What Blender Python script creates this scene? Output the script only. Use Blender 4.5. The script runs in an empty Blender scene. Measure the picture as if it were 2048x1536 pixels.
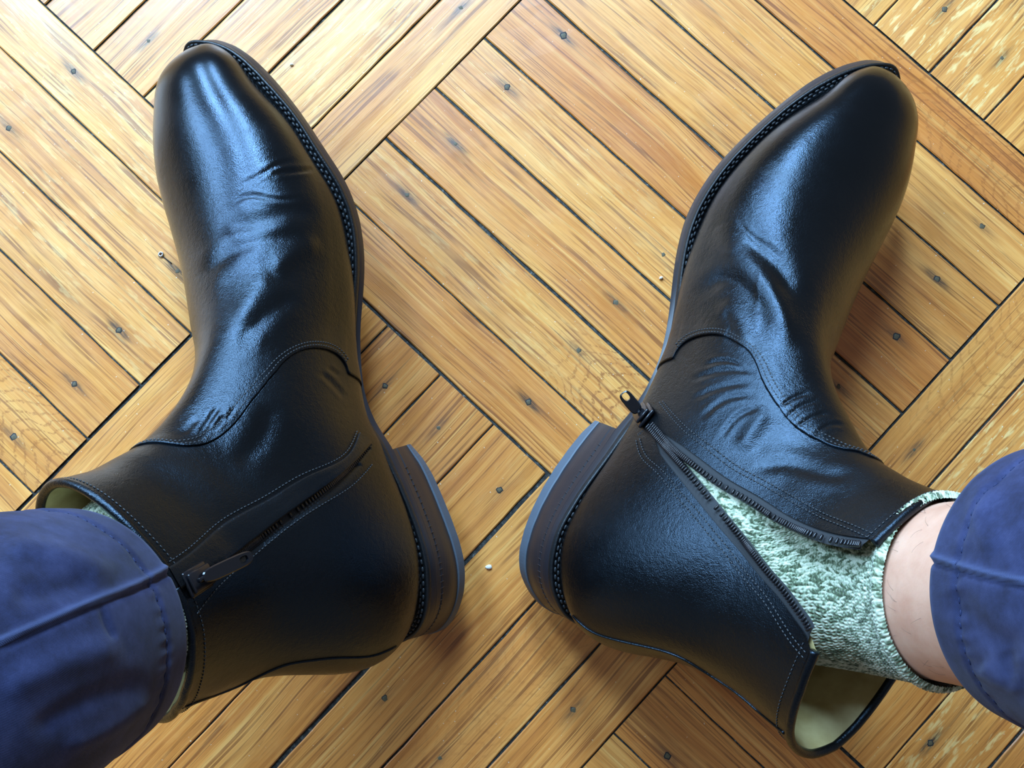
import bpy, math, random
import numpy as np
from mathutils import Matrix, Vector
random.seed(7); RNG = np.random.default_rng(7)
# ---------------------------------------------------------------- camera model (metres)
F_PX, CAM_H = 2600.0, 0.712
PITCH, ROLLC = np.radians(7.7057), np.radians(-0.0289)
TH = np.radians(-43.148)                      # direction of the strips on the floor
def cam_rot():
    cp, sp, cr, sr = np.cos(PITCH), np.sin(PITCH), np.cos(ROLLC), np.sin(ROLLC)
    return np.array([[cr,0,sr],[0,1,0],[-sr,0,cr]]) @ np.array([[1,0,0],[0,cp,-sp],[0,sp,cp]])
CR = cam_rot()
CAM = np.array([0,0,CAM_H])
def unproj(px, z):
    """world point at height z (metres) seen at pixel px (2048x1536 frame)"""
    px = np.asarray(px, float); z = np.asarray(z, float)
    d = np.stack([(px[...,0]-1024)/F_PX, -(px[...,1]-768)/F_PX, -np.ones(px.shape[:-1])], -1) @ CR.T
    k = (z - CAM_H)/d[...,2]
    return CAM + d*k[...,None]
def proj(P):
    q = (np.asarray(P, float)-CAM) @ CR
    return np.stack([1024 + F_PX*q[...,0]/(-q[...,2]), 768 - F_PX*q[...,1]/(-q[...,2])], -1)

# ---------------------------------------------------------------- small maths
def spl(x, y, xq):
    """natural cubic spline"""
    x = np.asarray(x, float); y = np.asarray(y, float); xq = np.asarray(xq, float)
    n = len(x); h = np.diff(x)
    y2 = y.reshape(n, -1)
    A = np.eye(n); r = np.zeros_like(y2)
    for i in range(1, n-1):
        A[i,i-1], A[i,i], A[i,i+1] = h[i-1], 2*(h[i-1]+h[i]), h[i]
        r[i] = 6*((y2[i+1]-y2[i])/h[i] - (y2[i]-y2[i-1])/h[i-1])
    M = np.linalg.solve(A, r)
    k = np.clip(np.searchsorted(x, xq)-1, 0, n-2)
    t = xq - x[k]; hk = h[k]
    t_, h_ = t[...,None], hk[...,None]
    out = y2[k] + t_*((y2[k+1]-y2[k])/h_ - h_*(2*M[k]+M[k+1])/6) + t_**2*M[k]/2 + t_**3*(M[k+1]-M[k])/(6*h_)
    return out.reshape(xq.shape + y.shape[1:])
def pchip(x, y, xq):
    """monotone cubic"""
    x = np.asarray(x, float); y = np.asarray(y, float); xq = np.clip(np.asarray(xq, float), x[0], x[-1])
    h = np.diff(x); d = np.diff(y)/h
    m = np.zeros(len(x)); m[0], m[-1] = d[0], d[-1]
    for i in range(1, len(x)-1):
        if d[i-1]*d[i] > 0:
            w1, w2 = 2*h[i]+h[i-1], h[i]+2*h[i-1]
            m[i] = (w1+w2)/(w1/d[i-1]+w2/d[i])
    k = np.clip(np.searchsorted(x, xq)-1, 0, len(x)-2)
    t = (xq-x[k])/h[k]
    return ((1+2*t)*(1-t)**2*y[k] + t*(1-t)**2*h[k]*m[k] + t*t*(3-2*t)*y[k+1] + t*t*(t-1)*h[k]*m[k+1])
def resample(P, n, smooth=True):
    """n points evenly spaced along a polyline; smooth = through a cubic spline"""
    P = np.asarray(P, float)
    L = np.concatenate([[0], np.cumsum(np.linalg.norm(np.diff(P, axis=0), axis=1))])
    if smooth and len(P) > 2:
        Q = spl(L, P, np.linspace(0, L[-1], max(n*4, 200)))
        L = np.concatenate([[0], np.cumsum(np.linalg.norm(np.diff(Q, axis=0), axis=1))]); P = Q
    t = np.linspace(0, L[-1], n)
    return np.stack([np.interp(t, L, P[:,k]) for k in range(P.shape[1])], 1)
def closest(poly, q):
    """closest point of a polyline to each q; also the parameter (fraction 0..1) and the signed end flag"""
    a, b = poly[:-1], poly[1:]; ab = b-a
    t = np.clip((((q[:,None]-a)*ab).sum(-1))/np.maximum((ab**2).sum(-1), 1e-12), 0, 1)
    c = a + t[...,None]*ab
    d = ((q[:,None]-c)**2).sum(-1); k = d.argmin(1); i = np.arange(len(q))
    end = ((k == 0) & (t[i,k] <= 0)) | ((k == len(a)-1) & (t[i,k] >= 1))
    return c[i,k], np.sqrt(d[i,k]), (k+t[i,k])/len(a), end

# ---------------------------------------------------------------- the boot before it is posed (mm; x heel->toe, y medial, z up)
SOLE = np.array([(0,0,0),(2,11,-11),(9,23,-23),(22,30.5,-31),(45,33.5,-34),(70,32.5,-35),(90,30.5,-36),(115,28,-38),(140,29.5,-42),
                 (170,37,-47),(200,45.5,-51),(222,48,-52),(245,45.5,-50),(265,39.5,-44.5),(282,30.5,-35),(294,20,-24),(302,9.5,-12),(305,0,-1)], float)
def sole_outline(n=160, off=0.0):
    """closed outline, counter-clockwise from the heel back along medial to the toe and back; (n,2)"""
    med = SOLE[:,[0,1]]; lat = SOLE[::-1][1:-1][:,[0,2]]
    P = np.concatenate([med, lat, med[:1]])
    Q = resample(np.concatenate([P[-4:-1], P, P[1:4]]), 4000)
    # cut the overlap off again: start at the point nearest the heel back
    d0 = np.linalg.norm(Q-P[0], axis=1); i0 = d0[:800].argmin(); i1 = 3200 + d0[3200:].argmin()
    Q = resample(Q[i0:i1+1], n+1, False)[:-1]
    if off:
        tg = np.roll(Q,-1,0)-np.roll(Q,1,0); tg /= np.linalg.norm(tg, axis=1)[:,None]
        nrm = np.stack([-tg[:,1], tg[:,0]], 1)     # inward or outward decided below
        if (nrm*(Q-Q.mean(0))).sum() < 0: nrm = -nrm     # outward
        o = off(Q[:,0]) if callable(off) else off
        Q = Q + nrm*np.broadcast_to(o, len(Q))[:,None]
    return Q
HEEL_X = 84.0
def z_bot(x):
    return pchip([0,HEEL_X,105,140,180,200,240,270,290,305], [25,25,23,12,2.2,0,0,1.5,4.5,9], x)
def t_sole(x):                                     # sole + welt
    return pchip([0,80,130,180,305], [9,9,8,9.5,9.5], x)
def z_fea(x): return z_bot(x) + t_sole(x)

# stations: Tx Tz Bx Bz Wmed Wlat ycentre tc nt nb
def stations():
    S = []
    def vert(x, Tz, wm, wl, tc, nt, nb, y0=1.0): S.append((x, Tz, x, z_fea(x)-4, wm, wl, y0, tc, nt, nb))
    vert(301.0, 20.0,  4.0,  5.0, .55, 2.0, 2.6)
    vert(299.8, 24.5,  9.5, 12, .55, 2.0, 2.8)
    vert(296.5, 30.5, 15.5, 19.0, .55, 2.0, 3.0)
    vert(289.5, 37, 22.5, 27.0, .57, 2.0, 3.2)
    vert(277.0, 42.5, 29.0, 34.0, .60, 2.0, 3.4)
    vert(262.0, 47.5, 36.0, 41.0, .62, 2.0, 3.6)
    vert(244.0, 52.5, 41.5, 46.0, .64, 2.0, 3.6, 2)
    vert(224.0, 59.0, 43.5, 48.0, .64, 1.95, 3.6, 3)
    vert(204.0, 67.5, 42.0, 47.5, .64, 1.9, 3.6, 4)
    vert(186.0, 77.0, 38.5, 45.5, .64, 1.9, 3.6, 4)
    S.append((170, 88, 160, z_fea(160)-5, 35, 43, 4, .62, 1.9, 4.2))
    S.append((158, 99, 132, z_fea(132)-6, 31.5, 39, 4, .60, 1.9, 4.6))
    S.append((149, 110, 100, z_fea(100)-6, 31.5, 37.5, 3, .58, 1.95, 5.0))
    S.append((143, 120, 62, z_fea(62)-6, 33.5, 37, 2, .56, 2.0, 4.8))
    S.append((138.5, 130, 18, z_fea(24)-4, 34.5, 37, 1.5, .54, 2.0, 3.8))
    S.append((135, 140, 0.5, 48, 35, 37, 1, .50, 2.05, 2.6))
    S.append((132, 150, 0, 72, 36, 37, .5, .49, 2.1, 2.2))
    S.append((129.5, 157, 7, 94, 36.5, 37.5, 0, .49, 2.1, 2.15))
    S.append((127.5, 163, 12, 113, 37.5, 38.5, 0, .50, 2.1, 2.15))
    S.append((126, 169, 13, 131, 39.5, 40.5, 0, .50, 2.1, 2.15))
    S.append((125, 175, 11, 147, 41.5, 42, 0, .50, 2.1, 2.15))
    S.append((124.5, 180, 8, 161, 43, 43, 0, .50, 2.1, 2.15))
    return np.array(S, float)
LEAN = np.radians(17)
def lean(P):
    """the ankle rolls outward: the shaft leans to the lateral side above the instep"""
    sm = lambda x, a, b: (lambda t: t*t*(3-2*t))(np.clip((x-a)/(b-a), 0, 1))
    al = LEAN*sm(P[...,2], 45, 125)*(1-sm(P[...,0], 135, 205))
    c, sn, dz = np.cos(al), np.sin(al), P[...,2]-62
    return np.stack([P[...,0], P[...,1]*c-dz*sn, 62+dz*c+P[...,1]*sn], -1)
def canon_grid(ns=300, nt=256):
    S = stations()
    mid = (S[:,[0,1]]+S[:,[2,3]])/2
    dT = np.linalg.norm(np.diff(S[:,[0,1]], axis=0), axis=1); dB = np.linalg.norm(np.diff(S[:,[2,3]], axis=0), axis=1)
    u = np.concatenate([[0], np.cumsum(np.sqrt(np.maximum(dT,1)*np.maximum(dB,1))*.5 + .25*(dT+dB))]); u /= u[-1]
    s = np.linspace(0, 1, ns)
    V = np.stack([pchip(u, S[:,k], s) if k >= 7 else spl(u, S[:,k], s) for k in range(10)], 1)
    ph = np.linspace(0, np.pi, 721)
    G = np.zeros((ns, nt, 3))
    h = nt//2
    for i in range(ns):
        Tx,Tz,Bx,Bz,wm,wl,y0,tc,n1,n2 = V[i]
        c, sn = np.cos(ph), np.sin(ph)
        n = np.where(c > 0, n1, n2)
        cu = np.sign(c)*np.abs(c)**(2/n); sv = np.abs(sn)**(2/n)
        t = np.where(cu > 0, tc-cu*tc, tc-cu*(1-tc))
        X = Tx+(Bx-Tx)*t; Z = Tz+(Bz-Tz)*t
        for side, w in ((1,wm),(-1,wl)):
            Y = y0 + side*w*sv
            p = resample(np.stack([X,Y,Z],1), h+1, False)
            if side > 0: G[i,:h+1] = p
            else: G[i,h+1:] = p[1:-1][::-1]
    return lean(G), u

# ---------------------------------------------------------------- pose
def pose_pts(P, q, side):
    """canonical mm -> world m. q = (yaw, roll, pitch, px, py, scale): toe heading, lateral roll, and floor pixel of the origin"""
    yaw, roll, pitch, cx, cy, sc = q[:6]
    t = np.array([np.cos(yaw), np.sin(yaw), 0.]); s = np.array([t[1], -t[0], 0.])*side; z = np.array([0,0,1.])
    t2 = t*np.cos(pitch)+z*np.sin(pitch); z2 = z*np.cos(pitch)-t*np.sin(pitch)
    s3 = s*np.cos(roll)+z2*np.sin(roll); z3 = z2*np.cos(roll)-s*np.sin(roll)
    W = (P[...,0:1]*t2 + P[...,1:2]*s3 + P[...,2:3]*z3)*(sc/1000)
    return W
def contact_offset(q, side):
    o = sole_outline(120)
    z0 = np.where(o[:,0] < HEEL_X, 0, z_bot(o[:,0]))
    return -pose_pts(np.column_stack([o, z0]), q, side)[:,2].min()
def pose(P, q, side):
    off = contact_offset(q, side)
    o = unproj(np.array([q[3], q[4]]), 0.0)
    return pose_pts(P, q, side) + np.array([o[0], o[1], off])

# ---------------------------------------------------------------- lines read off the photograph (pixels)
L_OUT = [(365.5,107),(345,118),(325,140),(311,185),(306,215),(305,260),(310,330),(318,384),(323,400),(349,485),(363,545),(375,615),(384,672),(391,695),(390,715),(387,740),(375,780),(347,830),(300,880),(277,893),(225,925),(173.5,945),(122,955),(97,966)]
L_SOLE = [(370,103),(383,90),(400,81),(437,78),(462,85),(494,104),(531,137),(569,180),(606,231),(644,287),(670,326),(692,360),(709,402),(721,442),(728,487),(731,520),(730.5,560),(728,600),(724,640),(723,690),(726,740),(733,790),(748,830),(766,865),(787,896)]
L_LIFT = [(818,888),(851.5,921),(875,966),(894.5,1011),(914,1062),(928,1108.6),(931,1140),(928,1179),(920,1210),(898,1245),(871,1265)]
L_STACK = [(816,892),(834,913),(853.5,954),(875,1007),(898,1069.5),(914,1124),(917,1163),(914,1194)]
L_WELT = [(365.5,104),(380,89),(406,83.5),(432,87),(458,99),(494,128),(527,162),(559,196),(592,235),(624,284),(657,333),(683,375),(699,414),(709,457),(711,489),(712,550),(708,593),(705,629),(703,665),(704,720),(710,775),(722,825),(740,862),(754,874),(773,913),(797,960),(820,1015),(840,1069),(853.5,1120),(857,1159),(853.5,1202),(848,1241),(824,1276.5)]
L_FEA = [(372,104),(396,102),(422,105),(458,118),(491,143),(523,177),(556,213),(588,255),(611,301),(634,343),(657,379),(680,434),(691,470),(697,506),(695,557),(694,611),(691,665),(693,718.5),(696,754),(705,808),(715.5,851),(738,884),(750,921),(766,956),(789,1007),(812.5,1066),(828,1124),(832,1175),(830,1222),(824,1253),(805,1280)]
L_BACK = [(800,1292),(786,1301),(751,1330),(698,1346),(657,1351),(566,1350),(508,1360),(493,1366),(423,1396),(364,1421),(316,1453)]
L_SEAM = [(697,752),(695,740),(688.6,726),(672.5,708),(644,697),(615,697),(586.6,708),(558,733),(533,765),(508,794),(483,829.5),(458,858),(429,880),(393,892),(339.5,888.6),(293,887),(271,894)]
R_OUT = [(1776,150),(1806,170),(1823.5,195),(1833.5,225),(1835,250),(1833.5,282.5),(1828.5,317.5),(1818.5,355),(1809,392),(1794,430),(1769,480),(1748.5,517),(1727.7,563),(1702.7,617),(1677.7,684),(1660,722),(1659,740),(1669,780),(1682,817),(1702.7,851),(1715,880),(1736,905),(1761,928),(1802.7,951),(1844,969),(1882,984)]
R_SOLE = [(1804.6,163.5),(1793.5,145),(1767.5,124.5),(1738,117),(1708,121),(1671,134),(1634,152),(1597,178),(1560,208),(1523,239.5),(1485.5,275),(1448,314),(1419,347),(1400,377),(1383.5,406.5),(1370.5,432.5),(1359,473),(1350,514),(1344.5,555),(1339,599.5),(1335,632.5),(1329,671.6),(1317,714),(1299.5,753),(1280,795),(1260,824.6),(1231,854)]
R_LIFT = [(1192,841),(1179,847),(1156,870),(1130,903),(1104,938.5),(1078,984),(1058.6,1026),(1045.6,1062),(1037,1099),(1037,1132),(1043.5,1161),(1058,1190),(1083,1210),(1112,1227)]
R_STACK = [(1196,843),(1170,878),(1137,925.5),(1104,977.6),(1081,1020),(1065,1062),(1054,1100),(1051,1130),(1054,1157)]
R_WELT = [(1801,154),(1775,132),(1745,130),(1708,137.5),(1671,154),(1634,174.6),(1597,197),(1560,228),(1523,262),(1485.5,299),(1448,340),(1422,377),(1404,406.5),(1389,440),(1378,473),(1368.6,518),(1363,562),(1359,610),(1351.6,658.6),(1343,698),(1333.7,730),(1312.5,769),(1293,800),(1264,848),(1234,890),(1208,925.5),(1176,968),(1146.5,1010),(1124,1052.5),(1103.5,1115),(1103,1157),(1110,1190),(1124,1219),(1143,1243.5)]
R_FEA = [(1800,170),(1782,152),(1745,148.6),(1708,158),(1671,174.6),(1634,195),(1597,219),(1560,245),(1523,276.7),(1485.5,314),(1448,360),(1422,403),(1400,443.6),(1387,481),(1378,525),(1372,562),(1367,610),(1361,649),(1355,681),(1348,720),(1338.5,753),(1325.5,779),(1309,808),(1277,857),(1241,912.5),(1208,955),(1176,1000),(1146.5,1049),(1131,1070),(1126,1107),(1124,1148),(1126,1190),(1136.6,1214.6),(1149,1235)]
R_BACK = [(1150,1250),(1172,1270),(1194,1285),(1232,1297),(1273,1307),(1314,1314),(1355,1322),(1393,1334.6),(1434.6,1361.5),(1476,1390.5),(1517,1425.7),(1550.5,1454.6),(1573,1472)]
R_SEAM = [(1345,722),(1348,714),(1361,694),(1384,678),(1416.7,670),(1446,671.6),(1472,684.6),(1500,704),(1525.6,760),(1546,796),(1566.5,827),(1597,857.5),(1638,880.5),(1679,898),(1715,903.5),(1740.5,914)]
L_TOP = [(97,968),(112,957),(147,964),(179,979.5),(223,1015),(255,1040),(286,1078),(357,1163),(376,1215),(389,1252),(391,1297),(384,1355),(366,1399),(340,1435),(316,1453)]
R_TOP = [(1882,984),(1832,1006),(1802,1037),(1766,1062),(1738,1086),(1690,1160),(1652,1235),(1629,1290),(1619,1323),(1606,1352),(1590,1405),(1578,1440),(1573,1472),(1589,1499),(1607,1510),(1640,1512),(1661,1503),(1698,1471),(1742,1422),(1781,1372)]
POSE_L = (1.9437, 0.496, 0.098, 857.5, 1234.0, 1.066)
POSE_R = (1.0072, 0.530, 0.087, 1094.0, 1180.0, 1.070)

class Warp:
    """smooth registration of the posed boot to the lines read off the photograph; points move level, at their own height"""
    def __init__(self, q, side, lines, G, iters=9):
        self.q, self.side = q, side
        L = {k: resample(v, 400) for k, v in lines.items() if k != 'FIX'}
        o = sole_outline(200)
        med = o[:100]
        C = []                                         # (canonical points, line)
        m = med[:,0] > HEEL_X+1
        C.append((np.column_stack([med, z_bot(med[:,0])])[m], 'SOLE', 1))
        m = med[:,0] < HEEL_X-2
        C.append((np.column_stack([med, 0*med[:,0]])[m][6:], 'LIFT', 1))
        C.append((np.column_stack([med, 0*med[:,0]+6.5])[m][8:], 'STACK', 1))
        C.append((np.column_stack([med, z_fea(med[:,0])])[4:-2], 'WELT', 1))
        f = sole_outline(200, -5.6)[:100]
        C.append((np.column_stack([f, z_fea(f[:,0])])[5:-3], 'FEA', 1))
        fixed = [(p, c) for p, c in lines['FIX']] + [((HEEL_X,31,25), lines['SOLE'][-1]), ((HEEL_X,31,0), lines['LIFT'][0])]
        P0 = np.concatenate([c[0] for c in C]); lab = sum([[c[1]]*len(c[0]) for c in C], [])
        ns, nt, _ = G.shape
        rows = np.arange(6, ns-1, 5)
        self.pts = None
        for it in range(iters):
            src, dst, wt = [], [], []
            pr = self.px(P0)
            for name in set(lab):
                k = np.array([l == name for l in lab])
                c, d, _, end = closest(L[name], pr[k])
                ok = ~end
                src.append(P0[k][ok][::3]); dst.append(c[ok][::3]); wt += [1]*len(src[-1])
            src.append(np.array([f_[0] for f_ in fixed], float)); dst.append(np.array([f_[1] for f_ in fixed], float)); wt += [3]*len(fixed)
            GP = self.px(G.reshape(-1,3)).reshape(ns, nt, 2)
            cen = GP.mean(1); dv = np.gradient(cen, axis=0)
            for k in range(5): dv[1:-1] = (dv[:-2]+dv[1:-1]+dv[2:])/3
            n = np.stack([-dv[:,1], dv[:,0]], 1)*side; n /= np.linalg.norm(n, axis=1)[:,None]
            for sg, name in ((1,'OUT'),(-1,'BACK')):
                e = ((GP-cen[:,None])*(n*sg)[:,None]).sum(-1)
                j = e.argmax(1)
                r = rows if sg > 0 else rows[rows > int(ns*.66)]
                p = GP[r, j[r]]; c, d, _, end = closest(L[name], p)
                ok = (~end) & (d < 140)
                src.append(G[r, j[r]][ok]); dst.append(c[ok]); wt += [1]*int(ok.sum())
            jj = np.arange(0, nt//2+1, 6)
            if side < 0: jj = np.concatenate([jj, nt//2+np.arange(6, nt//6, 6)])
            p = GP[-1, jj]; c, d, _, end = closest(L['TOP'], p); ok = ~end; ok[0] = False
            src.append(G[-1, jj][ok]); dst.append(c[ok]); wt += [1]*int(ok.sum())
            src.append(G[-1, [0]]); dst.append(np.array([lines['TOP'][0]], float)); wt += [1]
            src = np.concatenate(src); dst = np.concatenate(dst)
            base = proj(pose(src, q, side))
            self.fit(src, dst-base, np.array(wt, float), lam=[300,200,120,80,50,30,20,12,6][min(it, 8)])
        self.res = np.linalg.norm(self.px(src)-dst, axis=1)
        self.base_res = np.linalg.norm(base-dst, axis=1)
    def fit(self, src, d, wt, lam):
        n = len(src); self.pts = src
        r = np.linalg.norm(src[:,None]-src[None], axis=-1)
        Q = np.column_stack([np.ones(n), src/100])
        A = np.zeros((n+4, n+4)); A[:n,:n] = -r + lam*np.diag(1/wt); A[:n,n:] = Q; A[n:,:n] = Q.T
        b = np.zeros((n+4, 2)); b[:n] = d
        w = np.linalg.solve(A, b); self.w, self.a = w[:n], w[n:]
    def disp(self, P):
        if self.pts is None: return np.zeros((len(P), 2))
        out = np.zeros((len(P), 2))
        for i in range(0, len(P), 20000):
            p = P[i:i+20000]
            r = np.sqrt(np.maximum((p**2).sum(1)[:,None] + (self.pts**2).sum(1)[None] - 2*p@self.pts.T, 0))
            out[i:i+20000] = -r@self.w + np.column_stack([np.ones(len(p)), p/100])@self.a
        return out
    def px(self, P): return proj(pose(P, self.q, self.side)) + self.disp(P)
    def world(self, P):
        sh = P.shape; P = P.reshape(-1, 3)
        W = pose(P, self.q, self.side)
        return unproj(proj(W)+self.disp(P), W[:,2]).reshape(sh)
LINES_L = dict(OUT=L_OUT, SOLE=L_SOLE, LIFT=L_LIFT, STACK=L_STACK, WELT=L_WELT, FEA=L_FEA, BACK=L_BACK, TOP=L_TOP,
    FIX=[((0,0,34),(815,1278)), ((2,-11,0),(871,1265)), ((305,-1,9),(392,88)), ((302,-12,18),(366,108)), ((294,-24,16),(345,136))])
LINES_R = dict(OUT=R_OUT, SOLE=R_SOLE, LIFT=R_LIFT, STACK=R_STACK, WELT=R_WELT, FEA=R_FEA, BACK=R_BACK, TOP=R_TOP,
    FIX=[((0,0,34),(1140,1240)), ((2,-11,0),(1112,1226)), ((305,-1,9),(1772,127)), ((302,-12,18),(1802,164)), ((294,-24,16),(1817,200))])

# ================================================================= camera, sky, lamps, exposure
SC = bpy.context.scene
COL = SC.collection
cam_d = bpy.data.cameras.new('camera'); cam = bpy.data.objects.new('camera', cam_d); COL.objects.link(cam)
cam_d.sensor_width = 36.0; cam_d.lens = F_PX/2048*36.0; cam_d.clip_start = 0.01
M4 = Matrix.Identity(4)
for i in range(3):
    for j in range(3): M4[i][j] = CR[i,j]
M4.translation = Vector(CAM)
cam.matrix_world = M4
SC.camera = cam
SC.view_settings.view_transform = 'Standard'; SC.view_settings.look = 'None'
SC.view_settings.gamma = 1.0; SC.view_settings.use_curve_mapping = False
SC.view_settings.exposure = 0.0
wd = bpy.data.worlds.new('room_light'); SC.world = wd; wd.use_nodes = True
wd.node_tree.nodes['Background'].inputs[0].default_value = (0.80, 0.85, 0.94, 1)
wd.node_tree.nodes['Background'].inputs[1].default_value = 0.24
def window_light(name, loc, target, w, h, power, col):
    d = bpy.data.lights.new(name, 'AREA'); d.shape = 'RECTANGLE'; d.size = w; d.size_y = h; d.energy = power; d.color = col
    o = bpy.data.objects.new(name, d); COL.objects.link(o); o.location = loc
    o.rotation_euler = (Vector(target)-Vector(loc)).to_track_quat('-Z', 'Y').to_euler()
    return o
WCOL = (0.39, 0.66, 1.0)
window_light('window_light', (-1.05, 1.75, 1.75), (0, 0.1, 0), 0.40, 1.3, 88, WCOL)
window_light('window_light', (-0.15, 1.95, 1.75), (0, 0.1, 0), 0.40, 1.3, 104, WCOL)
window_light('window_light', (-1.80, 0.95, 1.30), (0, 0.0, 0), 0.55, 1.2, 58, WCOL)

# ================================================================= helpers
def tag(o, label=None, cat=None, group=None, kind=None):
    if label: o['label'] = label
    if cat: o['category'] = cat
    if group: o['group'] = group
    if kind: o['kind'] = kind
    return o
def empty(name, loc):
    o = bpy.data.objects.new(name, None); COL.objects.link(o); o.location = loc; o.empty_display_size = .02
    return o
def new_mesh(V, F, smooth=True):
    """V (n,3), F (m,4) quads (a repeated last index makes a triangle) or list of lists"""
    me = bpy.data.meshes.new('mesh')
    V = np.asarray(V, float)
    if isinstance(F, np.ndarray):
        m, k = F.shape
        me.vertices.add(len(V)); me.vertices.foreach_set('co', V.astype(np.float32).ravel())
        me.loops.add(m*k); me.loops.foreach_set('vertex_index', F.astype(np.int32).ravel())
        me.polygons.add(m); me.polygons.foreach_set('loop_start', np.arange(0, m*k, k, dtype=np.int32))
        me.update(calc_edges=True)
    else:
        me.from_pydata([tuple(v) for v in V], [], F); me.update()
    if smooth: me.polygons.foreach_set('use_smooth', np.ones(len(me.polygons), bool))
    return me
def obj(name, me, mat, parent=None, kind=None, label=None):
    o = bpy.data.objects.new(name, me); COL.objects.link(o); me.name = name
    if mat is not None: me.materials.append(mat)
    if parent is not None:
        o.parent = parent
        loc = Vector((0,0,0)); p_ = parent
        while p_ is not None: loc = loc + p_.location; p_ = p_.parent
        # meshes are written in world space: shift them to the parent's frame
        n = len(me.vertices); a = np.empty(n*3, np.float32); me.vertices.foreach_get('co', a)
        a = a.reshape(-1,3) - np.array(loc, np.float32); me.vertices.foreach_set('co', a.ravel()); me.update()
    if kind: o['kind'] = kind
    if label: o['label'] = label
    return o
def grid_faces(n, m, wrap=False, flip=False):
    i = np.arange(n-1)[:,None]; j = np.arange(m if wrap else m-1)[None]
    j2 = (j+1) % m
    F = np.stack([i*m+j, i*m+j2, (i+1)*m+j2, (i+1)*m+j], -1).reshape(-1,4)
    return F[:, ::-1].copy() if flip else F
class Bag:
    """collects pieces into one mesh"""
    def __init__(self): self.V, self.F, self.n = [], [], 0
    def add(self, V, F):
        self.V.append(np.asarray(V, float)); self.F.append(np.asarray(F)+self.n); self.n += len(V)
    def mesh(self, smooth=True): return new_mesh(np.concatenate(self.V), np.concatenate(self.F), smooth)
def nrm(v): return v/np.maximum(np.linalg.norm(v, axis=-1, keepdims=True), 1e-12)
def frames(P, N=None, closed=False):
    T = (np.roll(P,-1,0)-np.roll(P,1,0)) if closed else np.gradient(P, axis=0)
    T = nrm(T)
    if N is None: N = np.tile([0,0,1.], (len(P),1))
    S = nrm(np.cross(T, N)); U = np.cross(S, T)
    return T, S, U
def tube(P, r, N=None, k=8, closed=False, ra=None):
    """(V,F) of a tube along P; r across, ra along the normal"""
    T, S, U = frames(P, N, closed)
    r = np.broadcast_to(r, len(P)); ra = r if ra is None else np.broadcast_to(ra, len(P))
    a = np.linspace(0, 2*np.pi, k, endpoint=False)
    V = P[:,None] + S[:,None]*(np.cos(a)[None,:,None]*r[:,None,None]) + U[:,None]*(np.sin(a)[None,:,None]*ra[:,None,None])
    n = len(P)
    if closed: V = np.concatenate([V, V[:1]]); n += 1
    F = grid_faces(n, k, True)
    V = V.reshape(-1,3)
    if not closed:
        c = len(V); V = np.concatenate([V, P[:1], P[-1:]])
        j = np.arange(k); j2 = (j+1) % k
        F = np.concatenate([F, np.stack([j2, j, np.full(k,c), np.full(k,c)],1)[:, [0,1,2,2]]*1, np.stack([(n-1)*k+j, (n-1)*k+j2, np.full(k,c+1), np.full(k,c+1)],1)])
        # degenerate quads -> keep as thin quads by using the centre twice is invalid; rebuild as real fans
        F = F[:len(F)-2*k]
        e0 = np.stack([np.full(k,c), j2, j], 1); e1 = np.stack([np.full(k,c+1), (n-1)*k+j, (n-1)*k+j2], 1)
        # quads from pairs of triangles (k even)
        q0 = np.stack([np.full(k//2,c), (j[::2]+2)%k, (j[::2]+1)%k, j[::2]], 1)
        q1 = np.stack([np.full(k//2,c+1), (n-1)*k+j[::2], (n-1)*k+(j[::2]+1)%k, (n-1)*k+(j[::2]+2)%k], 1)
        F = np.concatenate([F, q0, q1])
    return V, F
def capsules(bag, A, B, N, r, h):
    """small stitches from A to B (n,3), r half width, h half height along N"""
    for a, b, n in zip(A, B, N):
        d = b-a; L = np.linalg.norm(d)
        if L < 1e-7: continue
        d = d/L
        P = np.stack([a, a+d*L*.22, b-d*L*.22, b])
        V, F = tube(P, np.array([.35,1,1,.35])*r, np.tile(n,(4,1)), 6, False, np.array([.35,1,1,.35])*h)
        bag.add(V, F)
def box(c, sx, sy, sz, X=(1,0,0), Y=(0,1,0), Z=(0,0,1), bev=.25):
    """chamfered box (V,F quads), half sizes along the given axes"""
    X, Y, Z = map(np.asarray, (X,Y,Z)); b = bev*min(sx,sy,sz)
    V, idx = [], {}
    R = []
    for z, ins in ((-sz, b),(-sz+b, 0),(sz-b, 0),(sz, b)):
        x, y = sx-ins, sy-ins; cb = b
        ring = [(x-cb,-y),(x,-y+cb),(x,y-cb),(x-cb,y),(-x+cb,y),(-x,y-cb),(-x,-y+cb),(-x+cb,-y)]
        R.append([np.asarray(c)+X*p+Y*q+Z*z for p, q in ring])
    V = np.array(R).reshape(-1,3)
    F = grid_faces(4, 8, True)
    cap = lambda o: np.array([[o+0,o+1,o+2,o+3],[o+0,o+3,o+4,o+7],[o+7,o+4,o+5,o+6]])
    return V, np.concatenate([F, cap(0)[:, ::-1], cap(24)])
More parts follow.
